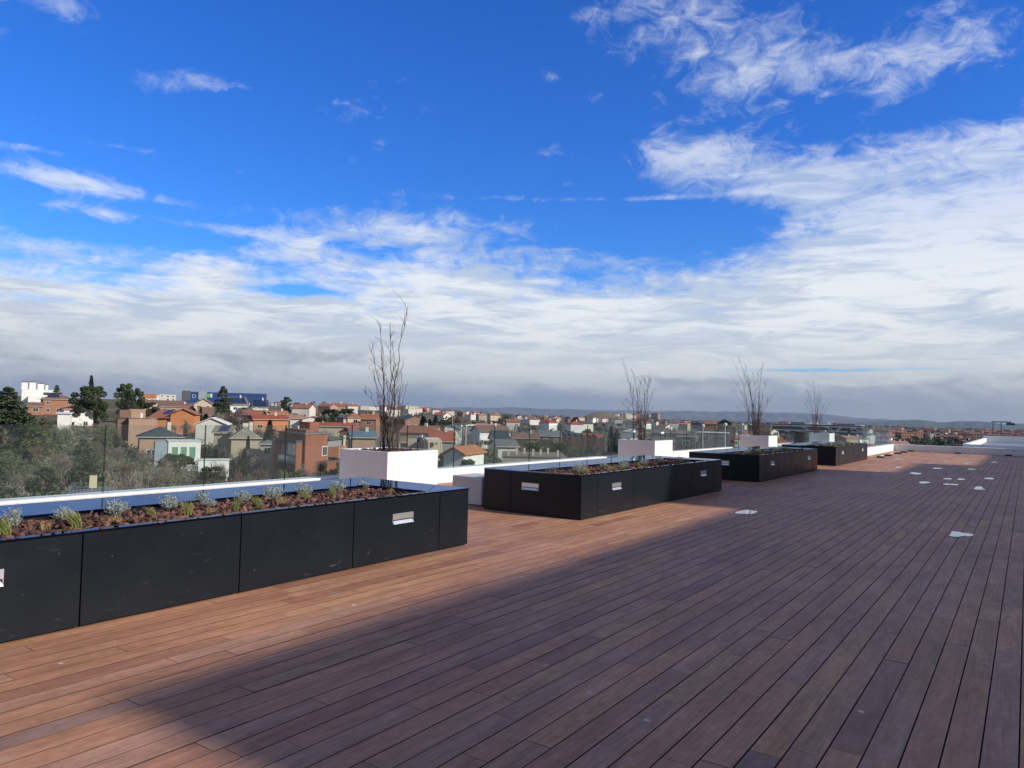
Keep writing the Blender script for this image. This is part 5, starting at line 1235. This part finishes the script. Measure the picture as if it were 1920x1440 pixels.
TD_ = {'cedar': 'layered dark cedar', 'stone': 'domed umbrella pine', 'dome': 'full round pine', 'pine': 'clumpy green pine', 'cypress': 'narrow dark cypress', 'fir': 'conical dark fir', 'olive': 'round grey-green tree', 'lime': 'yellow-green bushy tree', 'palm': 'palm tree', 'bare': 'bare grey-brown tree', 'bare_red': 'bare reddish-brown tree', 'bare_pale': 'bare pale-twigged tree'}
PRT = {}
for k, n in (('cedar', 2), ('stone', 1), ('dome', 1), ('pine', 2), ('cypress', 1), ('fir', 1), ('olive', 2), ('lime', 1), ('palm', 1), ('bare', 3), ('bare_red', 1), ('bare_pale', 1)):
    for i in range(n):
        t = proto_tree(k, 100 + i * 7 + len(k)); PRT.setdefault(k, []).append((t, KIDS(t)))
used_first = set(); TREES = []; trng = random.Random(3)
def tree(kind, px, d, ytop=None, h=None, wide=1.0, label=None, zoff=0):
    p = at(px, 780, d); z = gz(p.x, p.y) + zoff
    if ytop is not None: h = max(2.0, at(px, ytop, d).z - z)
    v = trng.randrange(len(PRT[kind])); t, kd = PRT[kind][v]; s = h / 10; rz = trng.uniform(0, 6.28); sc = (s * wide, s * wide, s)
    if (kind, v) not in used_first: used_first.add((kind, v)); o = t; o.location = (p.x, p.y, z); o.rotation_euler.z = rz; o.scale = sc
    else: o = copy_thing(t, kd, (p.x, p.y, z), rz, sc)
    o['category'] = 'tree'
    if label: o['label'] = label
    else: TREES.append((o, TD_[kind], px, d)); o['group'] = 'trees between and beyond the houses'
    return o
# landmark trees
tree('cedar', 12, 150, 722, wide=1.25, label='big layered cedar at the left edge of the view below the white towers')
tree('cedar', 40, 175, 760, wide=1.1, label='smaller cedar just right of the big cedar at the left edge')
tree('cedar', 104, 420, 720, wide=.8, label='small dark cedar top right of the four white towers')
tree('dome', 167, 265, 719, wide=.95, label='huge dense umbrella pine rising above the left ridge')
tree('fir', 168, 275, 702, wide=.7, label='pointed fir whose tip rises out of the huge umbrella pine')
tree('pine', 232, 285, 719, wide=.85, label='left one of the twin dark pines on the ridge'); tree('pine', 251, 285, 723, wide=.8, label='right one of the twin dark pines on the ridge')
tree('dome', 279, 300, 752, wide=1.2, label='low dark domed pine above the pink brick cube house')
tree('cedar', 417, 250, 722, wide=.8, label='tall dark cedar standing in front of the blue store')
tree('pine', 537, 420, 744, wide=.95, label='left dark pine clump right of the blue store'); tree('pine', 557, 425, 753, wide=1.1, label='lower right dark pine clump right of the blue store')
tree('dome', 622, 360, 765, wide=1.5, label='wide umbrella pine left of the tall bare shrub'); tree('dome', 652, 365, 764, wide=1.4, label='umbrella pine nearest to the tall bare shrub')
tree('palm', 604, 235, 776, wide=1.0, label='palm tree right of the shallow-gabled white house'); tree('palm', 627, 232, 783, wide=.8, label='lower palm right of the shallow-gabled white house')
tree('fir', 507, 172, 786, wide=1.25, label='broad dark fir left of the red brick modernist house'); tree('olive', 546, 190, 800, wide=.8, label='rounded green tree above the roof of the red brick house'); tree('olive', 536, 200, 794, wide=.8, label='dark round tree right of the broad dark fir')
tree('cypress', 364, 260, 766, wide=1.3, label='thick dark cypress right of the orange house'); tree('cypress', 376, 262, 763, wide=.7, label='thin dark cypress right of the thick cypress'); tree('cypress', 386, 255, 776, wide=1.8, label='squat dark cypress below the plum-brown roof')
tree('cypress', 794, 250, 781, wide=1.5, label='tall black cypress directly above the garden spotlight'); tree('cypress', 806, 265, 786, wide=1.1, label='narrower cypress right of the tall black cypress'); tree('cypress', 817, 270, 779, wide=1.0, label='third cypress, right of the tall black one')
tree('stone', 836, 330, 783, wide=1.1, label='flat dark pine above the turquoise-lit gables')
tree('cypress', 467, 148, 818, wide=.6, label='slim cypress in front of the pyramid-roofed villa'); tree('cypress', 521 - 60, 130, 842, wide=.9, label='dark little cypress below the pyramid-roofed villa')
tree('cedar', 88, 60, 868, wide=.9, label='near cedar crown at the bottom left behind the railing'); tree('cedar', -25, 58, 858, wide=1.0, label='near cedar with pale limbs at the left picture edge')
tree('lime', 262, 66, 872, wide=1.4, label='near yellow-green evergreen behind the second glass pane'); tree('lime', 60, 150, 792, wide=1.2, label='golden-green evergreen mass in the left garden'); tree('cedar', 160, 125, 818, wide=.9, label='dark cedar in the left garden below the lawn')
tree('fir', 455, 92, 858, wide=1.0, label='near dark fir below the pyramid-roofed villa'); tree('cedar', 400, 85, 868, wide=1.3, label='near cedar under the white box house'); tree('lime', 542, 78, 868, wide=.8, label='near bushy evergreen left of the nearest white planter')
tree('bare_pale', 35, 62, 885, wide=1.3, label='pale silvery bare tree at the bottom left'); tree('stone', 335, 120, 840, wide=.9, label='round dark evergreen in front of the white box house')
tree('olive', 925, 140, 825, wide=1.1, label='dense green tree right of the two pale poles'); tree('cedar', 880, 85, 858, wide=1.3, label='low cedar just right of the nearest white planter')
tree('stone', 985, 215, 822, wide=1.3, label='dark pine canopy left part behind the gravel-roofed block'); tree('stone', 1030, 210, 820, wide=1.4, label='dark pine canopy right part behind the gravel-roofed block')
tree('pine', 1005, 150, 832, wide=1.2, label='left dark pine just behind the gravel-roofed block'); tree('olive', 1022, 120, 838, wide=.9, label='silvery green tree behind the gravel-roofed block'); tree('pine', 1060, 140, 828, wide=1.1, label='right dark pine just behind the gravel-roofed block')
for i, px in enumerate((1078, 1095, 1112, 1128)): tree('olive' if i % 2 else 'pine', px, 150 - i * 4, 834 + i, wide=1.1)
tree('pine', 1080, 600, 782, wide=1.3, label='single dark pine on the plain below the bare mound')
for px, d, y in ((1146, 250, 800), (1157, 255, 804)): tree('cypress', px, d, y, wide=1.0)
tree('bare', 432, 240, 762, wide=1.2, label='bare grey tree in front of the solar-roofed white house'); tree('bare', 410, 215, 770, wide=1.1, label='bare grey tree at the foot of the tall cedar')
tree('bare_pale', 588, 150, 800, wide=1.0); tree('bare_pale', 606, 160, 796, wide=.9); tree('bare', 882, 150, 806, wide=1.2, label='pale bare trees behind the two pale poles, front one')
tree('bare', 1442, 300, 797, wide=1.6, label='misty bare tree behind the third bare shrub')
# filler trees
cnt = {'n': 0}
def scatter(n, x0, x1, d0, d1, kinds, hr, frac=.35, ymin=None):
    k = 0; tr = 0
    while k < n and tr < n * 40:
        tr += 1; px = trng.uniform(x0, x1); d = math.exp(trng.uniform(math.log(d0), math.log(d1))); h = trng.uniform(*hr); p = at(px, 780, d); z = gz(p.x, p.y)
        kd = trng.choice(kinds); yt = pix((p.x, p.y, z + h))[1]; w = h * .3 * FPX / d
        if ymin and yt < ymin: continue
        if any((r_.x - p.x) ** 2 + (r_.y - p.y) ** 2 < 25 for r_ in TP_): continue
        if not clear(px, w, yt, d, frac): continue
        TP_.append(p); tree(kd, px, d, h=h, wide=trng.uniform(.85, 1.25)); k += 1
TP_ = []
B3 = ['bare', 'bare', 'bare_pale', 'bare_red', 'bare']
scatter(14, -60, 240, 38, 80, ['bare', 'bare', 'bare_pale', 'bare', 'lime'], (5, 7.5))
scatter(30, -60, 240, 80, 150, ['bare', 'lime', 'bare', 'olive', 'bare_pale', 'bare', 'bare_red'], (3, 5.5))
scatter(20, -40, 235, 150, 250, ['cedar', 'olive', 'lime', 'pine', 'bare', 'lime', 'bare_red'], (3, 7), .4)
scatter(56, 190, 660, 40, 150, ['bare', 'bare', 'bare', 'bare_pale', 'bare', 'bare_red', 'lime', 'olive', 'fir'], (5, 9), .5)
scatter(30, 640, 1160, 60, 150, ['bare', 'olive', 'pine', 'bare_red', 'bare', 'cedar', 'bare'], (6, 9), .5)
scatter(80, 250, 1180, 150, 330, ['bare', 'bare', 'bare_red', 'bare', 'olive', 'pine', 'fir', 'bare', 'bare_pale', 'olive'], (4, 8), .45)
scatter(16, 1150, 1480, 110, 300, ['bare', 'olive', 'bare_red', 'pine'], (5, 8), .45)
scatter(56, 180, 1150, 330, 700, ['bare', 'pine', 'bare_red', 'bare', 'olive', 'fir', 'stone'], (6, 10), .35, 752)
scatter(14, 1180, 1640, 330, 700, ['pine', 'olive', 'bare', 'olive'], (6, 10), .3)
scatter(26, 1620, 1930, 200, 700, ['bare', 'olive', 'bare_red', 'pine'], (5, 8), .3)
uniq(TREES)
for k, L in PRT.items():
    for v, (t, kd) in enumerate(L):
        if (k, v) not in used_first:
            for q in kd: bpy.data.objects.remove(q)
            bpy.data.objects.remove(t)
# woodland nobody could count: one object per kind
def woodland(n, regions, mtl, name, lab, seed, hr, q=26):
    g = np.random.default_rng(seed); P = []; S = []
    for (x0, x1, d0, d1, w) in regions:
        for _ in range(int(n * w)):
            px = g.uniform(x0, x1); d = math.exp(g.uniform(math.log(d0), math.log(d1))); p = at(px, 780, d)
            h = g.uniform(*hr); r = h * g.uniform(.3, .55); z = gz(p.x, p.y)
            yt = pix((p.x, p.y, z + h))[1]
            if not clear(px, r * FPX / d, yt, d, .35): continue
            dd = g.normal(size=(q, 3)); dd /= np.linalg.norm(dd, axis=1)[:, None]
            P.append(np.array([p.x, p.y, z + h * .52]) + dd * np.array([r, r, h * .48]) * g.uniform(.6, 1.0, q)[:, None]); S.append(np.full(q, h * .2))
    P = np.vstack(P); S = np.concatenate(S); V, F = leafquads(P, S, g, .2, 1.3)
    o = npmesh(name, V, F, mtl); tag(o, lab, 'woodland', kind='stuff')
woodland(2600, [(150, 1180, 330, 900, .32), (480, 1500, 700, 2400, .5), (1150, 1500, 350, 900, .08), (1600, 1950, 250, 2400, .1)], foliage('distant_bare_wood', (.15, .125, .10), .3), 'woodland', 'brown leafless woodland spreading to the horizon between the houses', 5, (5, 9))
woodland(1500, [(150, 1180, 360, 900, .25), (480, 1300, 700, 2200, .25), (1180, 1600, 500, 2600, .4), (1600, 1950, 300, 3000, .4)], foliage('distant_evergreen_wood', (.042, .058, .028), .35), 'woodland', 'dark evergreen woodland scattered over the far plain', 6, (5, 10))
def undergrowth(n, x0, x1, d0, d1, mtl, lab, seed, hr):
    g = np.random.default_rng(seed); P = []
    for _ in range(n):
        px = g.uniform(x0, x1); d = math.exp(g.uniform(math.log(d0), math.log(d1))); p = at(px, 780, d); h = g.uniform(*hr); z = gz(p.x, p.y)
        if not clear(px, h * FPX / d * .6, pix((p.x, p.y, z + h))[1], d, .6): continue
        k = 90; dd = g.normal(size=(k, 3)) * np.array([.8, .8, .45]) * h * .6; P.append(np.array([p.x, p.y, z + h * .4]) + dd)
    P = np.vstack(P); V, F = leafquads(P, .17, g, 0, 4.5); o = npmesh('undergrowth', V, F, mtl); tag(o, lab, 'undergrowth', kind='stuff')
undergrowth(1500, -80, 1180, 28, 240, F_bare, 'tangled brown bare undergrowth on the slope below the railing', 8, (1.2, 3.0))
undergrowth(700, -80, 1180, 40, 300, F_olive, 'green hedges and bushes between the near gardens', 9, (1.2, 2.8))
# a lawn between the trees at the left
M_lawn = mat('lawn_grass', (.085, .17, .035), .95, var=.25, vscale=.5)
for (cx_, dd, w, l) in ((132, 150, 14, 30), (8, 105, 12, 18), (60, 82, 10, 12)):
    p = at(cx_, 780, dd); V = []; F = []; n = 10
    for i in range(n):
        for j in range(n):
            x, y = p.x + (i / (n - 1) - .5) * w, p.y + (j / (n - 1) - .5) * l; V.append((x, y, gz(x, y) + .25 + .6 * (1 - abs(i / (n - 1) - .5) * 2)))
    F = [(i * n + j, (i + 1) * n + j, (i + 1) * n + j + 1, i * n + j + 1) for i in range(n - 1) for j in range(n - 1)]
    me = bpy.data.meshes.new('lawn'); me.from_pydata(V, [], F); me.materials.append(M_lawn); o = bpy.data.objects.new('lawn', me); C.objects.link(o); tag(o, kind='structure')
# small house right under the railing at the bottom left
t, W, D, H, rh = house('grey pyramid roof with a cream chimney just below the left railing', 138, 205, 926, 914, 62, 'beige', 'greytile', 'hip', 4, 0, 1, H=3, wins=False)
b = MB(); b.box(W * .42, W * .42 + .5, 1.2, 1.7, H + .3, H + rh + .95); b.build('chimney', mat('cream_pot', (.6, .5, .34), .8), t)
t, W, D, H, rh = house('white garden pergola and wall in front of the pyramid-roofed villa', 372, 430, 863, 863, 118, 'white', 'whiteroof', 'flat', 2, 3, 1, H=2.2, wins=False)
# ---------------------------------------------------------------- haze
b = MB(); b.box(-15500, 3000, -3000, 16500, -90, 420); hz = b.build('haze', None) if False else None
me = bpy.data.meshes.new('haze'); me.from_pydata(b.v, [], b.f); hz = bpy.data.objects.new('haze', me); C.objects.link(hz)
mt = bpy.data.materials.new('haze'); mt.use_nodes = True; t = mt.node_tree; t.nodes.remove(t.nodes['Principled BSDF'])
pv = t.nodes.new('ShaderNodeVolumePrincipled'); pv.inputs['Density'].default_value = 8.5e-5; pv.inputs['Color'].default_value = (.40, .55, .78, 1); pv.inputs['Anisotropy'].default_value = 0.0
t.links.new(pv.outputs[0], t.nodes['Material Output'].inputs['Volume']); me.materials.append(mt); tag(hz, 'pale blue haze over the far town and hills', 'haze', kind='stuff')
hz.display_type = 'WIRE'
S.cycles.max_bounces = 10; S.cycles.transparent_max_bounces = 24; S.cycles.volume_bounces = 0
